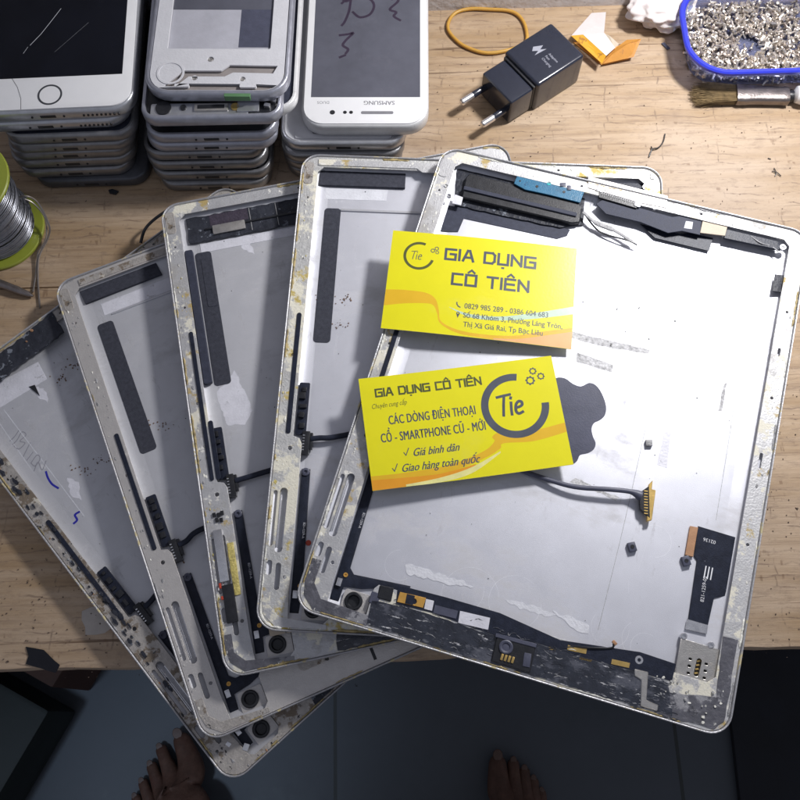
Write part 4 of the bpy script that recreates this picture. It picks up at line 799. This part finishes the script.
slab('earpiece_grille',rrc(6.5,y0+8.2,17,1.8,.8,3),th+.5,th+.56,GIN,e,0)
for x,r in((-17,1.4),(-10.4,1.0),(-7.2,1.0)): b=MB(); b.lathe([(r,th+.5),(r,th+.56),(.01,th+.56)],(x,y0+8.4,0),18); b.build('front_sensor' if r<1.2 else 'camera_lens',PLAST,e)
b=MB(); PUR=mat('purple_ink',(.035,.022,.045),.5)
def st(P): b.ribbon([(v.x,v.y) for v in spline([(*un2,0) for un2 in P],5)],1.4,th+.58)
t0=e.location/S; rotm=e.rotation_euler.to_matrix()
def pl(px,py):
    q=rotm.transposed()@(un(px,py,t0.z+th)-t0); return (q.x,q.y)
for ln in ([(337,-6),(346,2),(354,-4)],[(351,0),(349,12),(345,22),(342,26)],[(342,4),(352,-3),(368,-1),(374,6),(370,15),(360,18),(353,13)],[(340,36),(348,35),(353,34),(346,41),(343,46),(348,50),(346,54)],[(340,58),(345,56)],[(397,-4),(398,2),(390,10),(396,13),(394,17),(400,21)],[(384,-4),(392,0)]): st([pl(*q) for q in ln])
b.build('ink_scribble',PUR,e)
# ------------------------------------------------------------------ charger plug
PLB=mat('glossy_navy_plastic',(.018,.022,.038),.22,0,.08,300,.05,1500,coat=.4)
a=un(482,74,19); c=un(504,52,22); d=un(551,22,22); c2=un(585.5,55,22); c3=un(538.6,85,22)
ax=((d-c)+(c2-c3)).normalized(); yaw=math.atan2(ax.y,ax.x); cen=(c+d+c2+c3)/4; cen.z=0
Ln=((d-c).length+(c2-c3).length)/2; Wd=((c3-c).length+(c2-d).length)/2
e=empty('wall_charger',cen,Matrix.Rotation(yaw,3,'Z'),'glossy navy black two pin wall charger lying on the wood','charger')
b=MB(); b.box((0,0,11),(Ln,Wd,22)); b.build('charger_body',PLB,e,bevel=2.0,seg=4)
b=MB(); b.box((-Ln/2-.6,0,10.6),(1.8,Wd-3,18.5)); b.build('body_gap',PLAST,e,bevel=.4)
b=MB(); b.box((-Ln/2-9.2,-.2,9.8),(16,Wd-3.4,18)); b.build('plug_head',PLB,e,bevel=1.6,seg=3)
for yy in(-(Wd/2-5.2),Wd/2-5.2):
    b=MB(); b.tube([(-Ln/2-17,yy,9.5),(-Ln/2-26,yy,9.5)],1.9,14); pr=b.build('prong_sleeve',PLB,e,bevel=.2,ang=60)
    b=MB(); b.tube([(-Ln/2-26,yy,9.5),(-Ln/2-33.5,yy,9.5),(-Ln/2-34.3,yy,9.5)],[2.0,2.0,1.3],16); b.build('prong',STEELB,e,smooth=True)
LP=mat('charger_print',(.35,.36,.42),.5)
b=MB(); b.add([(x,y,22.03) for x,y in[(-4.5,3.2),(1,4.6),(-.5,1.6),(3,2.2),(-3.5,-2.6),(-1.6,.6),(-5,.2)]],[(0,1,2,5,6),(2,3,4,5)]); o_=b.build('lightning_icon',LP,e); o_.rotation_euler=(0,0,-yaw-.1); o_.location=Vector((-1,2,0))*S
for i,s_ in enumerate(('Adaptive','Fast','Charging')): text('printed_text',s_,2.1,2.6+0*i,-1.4-2.5*i+1,22.03,LP,e,rot=-.0)
for ch in list(e.children):
    if ch.name.startswith('printed_text'): ch.rotation_euler=(0,0,-PI/2); ch.location=Vector((1.5,1.0,0))*S
# ------------------------------------------------------------------ rubber band
pp=[(448,29),(450,19),(457.5,12),(471,9),(490,9.5),(509,11),(520,17),(526,29),(525,43),(505,51),(485,53),(466,47),(455,39)]
b=MB(); b.tube(spline([(*un(*q,1.2)[:2],1.3) for q in pp],5,True),1.05,8,closed=True); tag(b.build('rubber_band',mat('amber_rubber',(.56,.32,.06),.4,0,.06,300,.1,900,sss=.2),None,smooth=True,ang=80),'loose amber rubber band behind the wall charger','rubber band')
# ------------------------------------------------------------------ torn carton
CARD=mat('white_carton',(.66,.61,.60),.7,0,.05,200,.1,900); ORC=mat('orange_printed_carton',(.74,.38,.02),.55,0,.08,200,.1,900,layers=[((.42,.18,.02),.57,260,.02,U,3,None)]); ORC2=mat('faded_orange_carton',(.62,.28,.05),.55,0,.08,200,.1,900,layers=[((.5,.22,.06),.60,420,.02,U,5,None)])
q=un(600,45,0); e=empty('torn_carton',q,None,'small torn open orange and white carton beside the wall charger','carton')
def quad(name,pts,m,dth=.4):
    P=[un(x,y,z)-q for x,y,z in pts]; n_=(P[1]-P[0]).cross(P[2]-P[0]).normalized()*dth; n=len(P); b=MB()
    b.add([p for p in P]+[p-n_ for p in P],[tuple(range(n)),tuple(reversed(range(n,2*n)))]+[(i,n+i,n+(i+1)%n,(i+1)%n) for i in range(n)]); return b.build(name,m,e)
quad('back_flap',[(571,36,7),(583,35,7),(604,33,7),(606,12,1),(591.5,13,1)],CARD)
quad('box_side',[(571,36,7),(583,35,8),(606,56,8),(602,64,6)],ORC)
quad('inner_tray',[(583,35,7.6),(604,33,7),(615,48,4),(606,56,7.6)],CARD)
quad('inner_shadow',[(604,33,6.6),(610,36,6.6),(619,44,4.5),(615,48,4.2)],TAN)  # tan strip painted in as the shade inside the carton
quad('front_flap',[(641,39,8),(633.5,57,3),(606,64,1),(602,64,2.5),(617,47,8),(626.5,40,9.5)],ORC2)
quad('box_bottom',[(573,42,.6),(602,65,.6),(630,59,.6),(610,38,.6)],ORC2)
# ------------------------------------------------------------------ crumpled tissue
me=bpy.data.meshes.new('crumpled_tissue'); bm=bmesh.new(); bmesh.ops.create_icosphere(bm,subdivisions=5,radius=1)
for v in bm.verts:
    p=v.co.copy(); k=1+.30*noise.noise(p*1.4+Vector((3,1,2)))-.30*abs(noise.noise(p*2.3+Vector((7,1,4))))+.16*noise.noise(p*4.1)
    v.co=Vector((p.x*19*k,p.y*15*k,max(-8.,p.z*10*k)))*S
bm.to_mesh(me); bm.free(); me.materials.append(mat('soft_tissue',(.76,.70,.68),.9,0,.06,100,.3,600,sss=.1)); me.polygons.foreach_set('use_smooth',[True]*len(me.polygons))
o_=bpy.data.objects.new('crumpled_tissue',me); COL.objects.link(o_); o_.location=(un(660,8,8)+Vector((0,0,0)))*S; o_.location.z=8.1*S; tag(o_,'crumpled white tissue against the wall, left of the screw tub','tissue')
# ------------------------------------------------------------------ tub of screws
ZR=19.
BLU=mat('royal_blue_plastic',(.035,.05,.62),.3,0,.05,100,.05,900,coat=.2,sss=.1); CLR=mat('cloudy_clear_plastic',(.52,.57,.86),.16,0,.04,100,.1,500,trans=.85)
CLR.node_tree.nodes['Principled BSDF'].inputs['IOR'].default_value=1.2
bl=un(707,66,ZR); # near left corner of the rim
x0,y0=un(686,30,ZR).x-2.,un(760,72.5,ZR).y
TWd,TLn=130.,95.
tc_=Vector((x0+TWd/2,y0+TLn/2,0)); 
yr=-.02
# wall limits the depth
TLn=min(TLn,YW-3-y0); tc_.y=y0+TLn/2
e=empty('screw_tub',tc_,None,'clear plastic tub with royal blue rim, full of tiny screws','tub')
def tubring(i,z,r): return [(x,y,z) for x,y in rrect(-TWd/2+i,-TLn/2+i,TWd/2-i,TLn/2-i,r,8)]
rs=[tubring(8,.3,16),tubring(6.5,1.2,17),tubring(4.5,ZR-8,19),tubring(3.0,ZR-7,20.5),tubring(2.2,ZR-1.2,21.5),tubring(3.3,ZR-1.2,20.6),tubring(4.3,ZR-7.6,19.6),tubring(5.6,ZR-8.6,18.6),tubring(8,2.4,16)]
b=MB(); n=len(rs[0]); b.v=[v for r in rs for v in r]; b.f=[(i*n+j,i*n+(j+1)%n,(i+1)*n+(j+1)%n,(i+1)*n+j) for i in range(len(rs)-1) for j in range(n)]+[tuple(reversed(range(n))),tuple(range((len(rs)-1)*n,len(rs)*n))]; b.mi=[0]*len(b.f); b.build('tub_body',CLR,e,smooth=True)
rs=[tubring(2.4,ZR-3,22),tubring(.3,ZR-2.6,23.6),tubring(0,ZR-.8,24),tubring(.8,ZR,23.4),tubring(2.4,ZR,22),tubring(3.2,ZR-.8,21.2),tubring(3.4,ZR-1.1,21)]
b=MB(); n=len(rs[0]); b.v=[v for r in rs for v in r]; K=len(rs); b.f=[(i*n+j,i*n+(j+1)%n,((i+1)%K)*n+(j+1)%n,((i+1)%K)*n+j) for i in range(K) for j in range(n)]; b.mi=[0]*len(b.f); b.build('tub_rim',BLU,e,smooth=True)
SCRW=mat('nickel_screw',(.82,.76,.69),.28,.85,.12,800); SCRW2=mat('dull_screw',(.50,.44,.40),.35,.9,.12,800)
def screw_geo(b,M,c):
    b.lathe([(1.15,0),(1.15,.55),(.75,.75),(.35,.75),(.3,.45),(.01,.45)],c,8,M); b.lathe([(.55,-3.4),(.62,-3.3),(.62,0)],c,6,M)
prot=[]
for m in(SCRW,SCRW2):
    b=MB(); screw_geo(b,Matrix.Identity(3),(0,0,0)); s_=b.build('screw',m,None,smooth=True); prot.append(s_)
r=random.Random(5); used=[0,0]; cnt=0
patch=un(750,44,6)
xa,xb,ya,yb=tc_.x-TWd/2+6,tc_.x+TWd/2-6,tc_.y-TLn/2+6,tc_.y+TLn/2-6
spots=[]
while len(spots)<1900:
    x,y=r.uniform(xa,xb),r.uniform(ya,yb); d=math.hypot((x-patch.x)/7,(y-patch.y)/7.5)
    if d<1 and r.random()<.97: continue
    ex,ey=max(0,16-(x-xa)),max(0,16-(y-ya))
    if math.hypot(ex,ey)>16: continue
    edge=min(x-xa,xb-x,y-ya,yb-y); h=3.6+r.random()*(2.+2.6*min(1,max(0,d-1)*1.2))+ (2.2 if edge<8 else 0)*r.random()
    rt=Euler((PI/2+r.gauss(0,.4),r.uniform(0,.6),r.uniform(0,2*PI)))
    if r.random()<.12: rt=Euler((PI+r.gauss(0,.4),0,0))
    if r.random()<.12: rt=Euler((r.gauss(0,.4),0,0))
    spots.append((x,y,h,rt))
def vis(s_):
    v=Vector(s_[:3])-CC; q_=CR.transposed()@v; px=400+F*q_.x/-q_.z; py=400-F*q_.y/-q_.z; return px<800 and py>0
inn=[s_ for s_ in spots if vis(s_)]; out=[s_ for s_ in spots if not vis(s_) and s_[0]<tc_.x+10]
inn.sort(key=lambda s_:-s_[2]); ind=inn[:300]; rest=inn[300:]+out[:350]
for (x,y,h,rt) in ind:
    i=0 if r.random()<.8 else 1
    o_=prot[i] if not used[i] else prot[i].copy()
    if used[i]: COL.objects.link(o_)
    used[i]=1; o_.location=Vector((x,y,h))*S; o_.rotation_euler=rt
    tag(o_,'tiny silver screw lying in the heap inside the blue rimmed tub','screw','screws in the tub')
b=MB()
for (x,y,h,rt) in rest: b.cm=0 if r.random()<.8 else 1; screw_geo(b,rt.to_matrix(),(x,y,h))
tag(b.build('screw_heap',[SCRW,SCRW2],None,smooth=True),'heap of tiny loose silver screws filling the blue rimmed tub','screws','screws in the tub','stuff')
# ------------------------------------------------------------------ brush
pa=un(692,92,4); pb=un(737,94,4); pc=un(790,96,4); rot=math.atan2(pc.y-pa.y,pc.x-pa.x)
e=empty('cleaning_brush',(pa.x,pa.y,0),Matrix.Rotation(rot,3,'Z'),'small flat brush with tan bristles and metal ferrule beside the screw tub','brush')
L1=(pb-pa).length; L2=(pc-pa).length
b=MB(); r=random.Random(12)
for i in range(420):
    yy=r.uniform(-6,6); zz=r.uniform(1.0,5.2); x_=r.uniform(-2,5)+abs(yy)*.5; sp=1.25
    b.tube([(L1+3,yy*.85,zz),(L1*.5,yy*1.05+r.gauss(0,.3),zz+r.gauss(0,.2)),(x_,yy*sp+r.gauss(0,.8),max(.3,zz-.8+r.gauss(0,.5)))],[.17,.15,.07],4)
b.build('bristles',mat('shaded_tan_bristle',(.27,.19,.09),.6,0,.4,300),e)  # tan darkened, with the tub's shadow put into the colour
b=MB()
pf=[(L1-.5,6.2,3.2),(L1+1,6.4,3.4),(L1+3,6.2,3.2),(L1+4.5,6.4,3.4),(L1+7,5.9,3.3),(L1+12,5.6,3.3),(L2-5,5.2,3.4),(L2-3,5.4,3.6),(L2-1,5.0,3.4)]
vs_=[];N=16
for x_,hy,hz in pf:
    for k in range(N): a_=2*PI*k/N; c1,s1=math.cos(a_),math.sin(a_); vs_.append((x_,hy*math.copysign(abs(c1)**.5,c1),3.5+hz*math.copysign(abs(s1)**.6,s1)*.98))
b.add(vs_,[(i*N+k,i*N+(k+1)%N,(i+1)*N+(k+1)%N,(i+1)*N+k) for i in range(len(pf)-1) for k in range(N)]+[tuple(range(N)),tuple(range((len(pf)-1)*N,len(pf)*N))])
b.build('ferrule',mat('shaded_ferrule_steel',(.24,.21,.20),.33,.8,.2,200,.2,900),e,smooth=True)  # metal colour darkened to carry the shadow of the tub
b=MB(); b.lathe([(3.2,0),(3.4,1.5),(3.3,3)],(L2-1,0,3.6),16,Matrix.Rotation(PI/2,3,'Y')); b.build('neck',PLAST,e,smooth=True)
b=MB(); b.lathe([(2.5,0),(4.6,1.2),(5.4,4),(5.2,20),(4.0,80),(3,90),(.1,92)],(L2+1.6,0,5.4),20,Matrix.Rotation(PI/2,3,'Y')); b.build('handle',WFR,e,smooth=True)
# ------------------------------------------------------------------ solder spool
LIME=mat('lime_plastic',(.28,.32,.04),.35,0,.05,100,.05,900,coat=.2); SOLD=mat('solder_wire',(.34,.35,.39),.28,.9,.1,200)
q=un(-2,229,2); e=empty('solder_spool',(q.x,q.y,0),None,'lime green spool of solder wire standing by the left edge','solder spool')
b=MB(); b.lathe([(8,0),(24.5,0),(25,.6),(25,1.8),(24.5,2.4),(10,2.4)],(0,0,0),56); b.build('lower_flange',LIME,e,smooth=True)
b=MB(); b.lathe([(9,2.4),(9,46)],(0,0,0),24); b.build('core',LIME,e,smooth=True)
b=MB(); b.lathe([(5,46),(24.5,46),(25,46.6),(25,47.8),(24.5,48.4),(5,48.4)],(0,0,0),56); b.build('upper_flange',LIME,e,smooth=True)
b=MB(); P=[]
for k in range(3):
    for i in range(24*38): a_=2*PI*i/38; P.append(None)
pts=[]
turn=64; H_=43.
for i in range(turn*36):
    a_=2*PI*i/36; z_=2.9+H_*i/(turn*36); rr=20.6-.9*math.sin(z_*.35)+.45*math.sin(z_*1.9)+.35*noise.noise((z_*.8,a_*.2,0)); pts.append((rr*math.cos(a_),rr*math.sin(a_),z_))
b.tube(pts,.36,6); b.lathe([(19.6,2.6),(19.6,45.9)],(0,0,0),40)
b.build('solder_winding',SOLD,e,smooth=True,ang=80)
def wpt(px,py,z): v=un(px,py,z)-Vector((q.x,q.y,0)); return (v.x,v.y,v.z)
b=MB(); b.tube(spline([wpt(14,200,20),wpt(25,196,24),wpt(38,203,18),wpt(49,225,8),wpt(48,238,4),wpt(39,257,2.6),wpt(38,280,1),wpt(40,308,.8)],8),.55,6); b.tube(spline([wpt(20,198,18),wpt(33,203,14),wpt(45,218,8),wpt(46,238,5),wpt(38,252,3.5)],8),.45,6)
b.tube(spline([wpt(38,252,3),wpt(36,272,1.2),wpt(33,292,.8)],5),.5,6); b.build('loose_solder_end',mat('dull_solder',(.3,.27,.25),.4,.7),e,smooth=True)
# metal pick
p0=un(-30,272,4); p1=un(33,296,1.5); dv=(p1-p0)
b=MB(); b.tube([p0,p0+dv*.75,p0+dv*.93,p1],[2.4,2.2,1.6,.5],12); tag(b.build('metal_pick',mat('dark_steel',(.25,.22,.21),.35,.8,.2,200),None,smooth=True),'dark metal pick tip pointing in from the left below the solder spool','hand tool')
# ------------------------------------------------------------------ bits on the bench
def onb(name,P,h,m,label,cat,group=None,am=.3): 
    b=MB(); pts=[un(x,y,0) for x,y in P]; b.prism(ccw(jag([(p.x,p.y) for p in pts],3,am,len(P))),.02,h); return tag(b.build(name,m,None,bevel=.05,seg=1),label,cat,group)
onb('tape_scrap',[(26,647),(44,650),(60,665),(56,673),(26,664),(29,656)],.5,mat('black_tape',(.012,.013,.018),.6,spec=.2),'torn scrap of black tape near the front edge of the bench, left side','tape scrap',am=.2)
onb('glue_stain',[(82,612),(98,606),(112,625),(104,636),(88,634)],.12,mat('chalky_stain',(.50,.46,.42),.8),'chalky grey stain on the wood left of the lowest shell','stain',am=1.4)
onb('black_crumb',[(109,191),(113,190),(119,192),(116,195),(110,194)],1.2,PLAST,'small black crumb in front of the left phone stack','crumb',am=.1)
onb('metal_sliver',[(661,44),(664,43),(670,49),(667,50)],.8,FLEXG,'tiny dark sliver between the carton and the screw tub','sliver',am=.1)
def thread(name,lines,r_,m,label,cat):
    b=MB()
    for ln in lines: b.tube(spline([(*un(x,y,.5)[:2],z) for x,y,z in ln],5),r_,6)
    return tag(b.build(name,m,None,smooth=True),label,cat)
thread('wire_snippet',[[(649,157,.6),(652,150,1.2),(658,148,.8),(663,142,.6),(665,134,.5)],[(652,150,1.2),(651,147,.8)]],.38,PLAST,'thin forked black wire snippet on the wood above the fan, right of centre','wire')
thread('hair_tuft',[[(772,171,.5),(777,173,.8),(781,176,.5)],[(774,168,.5),(776,173,1),(775,176,.6)],[(768,158,.4),(771,159,.4)]],.25,PLAST,'tiny dark hair tuft on the wood right of the topmost shell','fibre')
thread('thin_cable',[[(143,247,5),(148,236,7),(158,228,9),(172,222,12)]],.9,PLAST,'thin black cable looping out between the second lowest and middle shells','cable')
b=MB(); r=random.Random(3)
for i in range(520):
    z_=r.random()
    if z_<.45: px,py=r.uniform(0,260),r.uniform(520,680)
    elif z_<.8: px,py=r.uniform(430,800),r.uniform(60,230)
    else: px,py=r.uniform(730,800),r.uniform(300,660)
    p=un(px,py,0); s_=r.uniform(.08,.4)*(2. if r.random()<.06 else 1); b.prism([(p.x+s_*r.uniform(.4,1.6)*math.cos(a_),p.y+s_*r.uniform(.4,1.2)*math.sin(a_)) for a_ in(0,1.2,2.5,3.8,5)],.01,.3)
tag(b.build('bench_grit',mat('dark_grit',(.09,.06,.045),.8)),'dark grit and flux crumbs scattered over the worn bench top','grit',kind='stuff')
# ------------------------------------------------------------------ below the bench: feet, box
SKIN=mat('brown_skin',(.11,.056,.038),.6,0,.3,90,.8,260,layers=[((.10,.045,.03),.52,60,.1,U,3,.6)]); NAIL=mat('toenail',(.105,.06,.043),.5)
ZF=-700.
def leg_nodes(toes,heel,knee,mir):
    return toes,heel,knee
verts=[];edges=[];rad=[]
def V_(p,r_):
    verts.append(tuple(p)); rad.append(r_); return len(verts)-1
pel=V_((-90,-640,-230),(120,90))
nails=[]
for side,(tips,ankle,knee) in enumerate([
    ([(178,731),(159,744),(149.5,761),(141,778),(134,793)],(-205,-175),(-190,-190)),
    ([(497,752),(513,757),(524,765),(533,775),(541,787)],(112,-215),(90,-230))]):
    T_=[un(x,y,ZF+10) for x,y in tips]
    A_=Vector((*ankle,ZF+75)); hp=V_((-90+(-1 if side==0 else 1)*95,-620,-240),(85,85)); edges.append((pel,hp))
    kn=V_((knee[0],knee[1]-20,-225),(62,62)); edges.append((hp,kn)); cf=V_((ankle[0],ankle[1]-25,-420),(55,55)); edges.append((kn,cf)); an=V_(A_,(34,38)); edges.append((cf,an))
    mid=V_(Vector((T_[1]*.5+A_*.5).to_tuple()[:2]+(ZF+45,)),(36,28)); edges.append((an,mid))
    he=V_((ankle[0],ankle[1]-38,ZF+30),(30,30)); edges.append((an,he))
    balls=[]
    dirf=(T_[1]-A_); dirf.z=0; dirf.normalize()
    for i,t in enumerate(T_):
        bl_=t-dirf*(46-3*i); bl_.z=ZF+19-i*1.2; r0=(15 if i==0 else 11-.5*i); bi=V_(bl_,(r0*1.15,r0*1.1)); edges.append((mid,bi))
        md=t-dirf*(20-1.2*i); md.z=ZF+(15 if i==0 else 15-.5*i); r1=(11.5 if i==0 else 8.2-.4*i); mi_=V_(md,(r1,r1*.85)); edges.append((bi,mi_))
        tp=t-dirf*2; tp.z=ZF+(11 if i==0 else 8.5); r2=(11 if i==0 else 7.8-.35*i); ti=V_(tp,(r2,r2*.8)); edges.append((mi_,ti))
        nails.append((tp+Vector((0,0,r2*.74))-dirf*1,r2,math.atan2(dirf.y,dirf.x)))
me=bpy.data.meshes.new('person'); me.from_pydata([Vector(v)*S for v in verts],edges,[]); o_=bpy.data.objects.new('person',me); COL.objects.link(o_)
md=o_.modifiers.new('s','SKIN'); md.use_smooth_shade=True
for v,rr in zip(me.skin_vertices[0].data,rad): v.radius=(rr[0]*S,rr[1]*S)
me.skin_vertices[0].data[0].use_root=True
o_.modifiers.new('u','SUBSURF').levels=2; o_.modifiers['u'].render_levels=2
dg=bpy.context.evaluated_depsgraph_get(); dg.update(); m2=bpy.data.meshes.new_from_object(o_.evaluated_get(dg)); o_.modifiers.clear(); o_.data=m2; m2.name='person'
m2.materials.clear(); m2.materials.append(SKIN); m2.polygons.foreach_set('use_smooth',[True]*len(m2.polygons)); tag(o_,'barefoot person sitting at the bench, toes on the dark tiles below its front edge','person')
for p,r_,a_ in nails:
    b=MB(); b.lathe([(r_*.55,0),(r_*.5,.9),(.1,1.3)],(0,0,0),12,Matrix.Rotation(a_,3,'Z')@Matrix.Diagonal((1.1,.95,1))); n_=b.build('toenail',NAIL,o_,smooth=True); n_.location=p*S
# box and bag under the left of the bench
q1=un(100,682,-700); q2=un(30,802,-700)
d_=(q2-q1).normalized(); nn=Vector((d_.y,-d_.x,0)); nn=nn if nn.x<0 else -nn
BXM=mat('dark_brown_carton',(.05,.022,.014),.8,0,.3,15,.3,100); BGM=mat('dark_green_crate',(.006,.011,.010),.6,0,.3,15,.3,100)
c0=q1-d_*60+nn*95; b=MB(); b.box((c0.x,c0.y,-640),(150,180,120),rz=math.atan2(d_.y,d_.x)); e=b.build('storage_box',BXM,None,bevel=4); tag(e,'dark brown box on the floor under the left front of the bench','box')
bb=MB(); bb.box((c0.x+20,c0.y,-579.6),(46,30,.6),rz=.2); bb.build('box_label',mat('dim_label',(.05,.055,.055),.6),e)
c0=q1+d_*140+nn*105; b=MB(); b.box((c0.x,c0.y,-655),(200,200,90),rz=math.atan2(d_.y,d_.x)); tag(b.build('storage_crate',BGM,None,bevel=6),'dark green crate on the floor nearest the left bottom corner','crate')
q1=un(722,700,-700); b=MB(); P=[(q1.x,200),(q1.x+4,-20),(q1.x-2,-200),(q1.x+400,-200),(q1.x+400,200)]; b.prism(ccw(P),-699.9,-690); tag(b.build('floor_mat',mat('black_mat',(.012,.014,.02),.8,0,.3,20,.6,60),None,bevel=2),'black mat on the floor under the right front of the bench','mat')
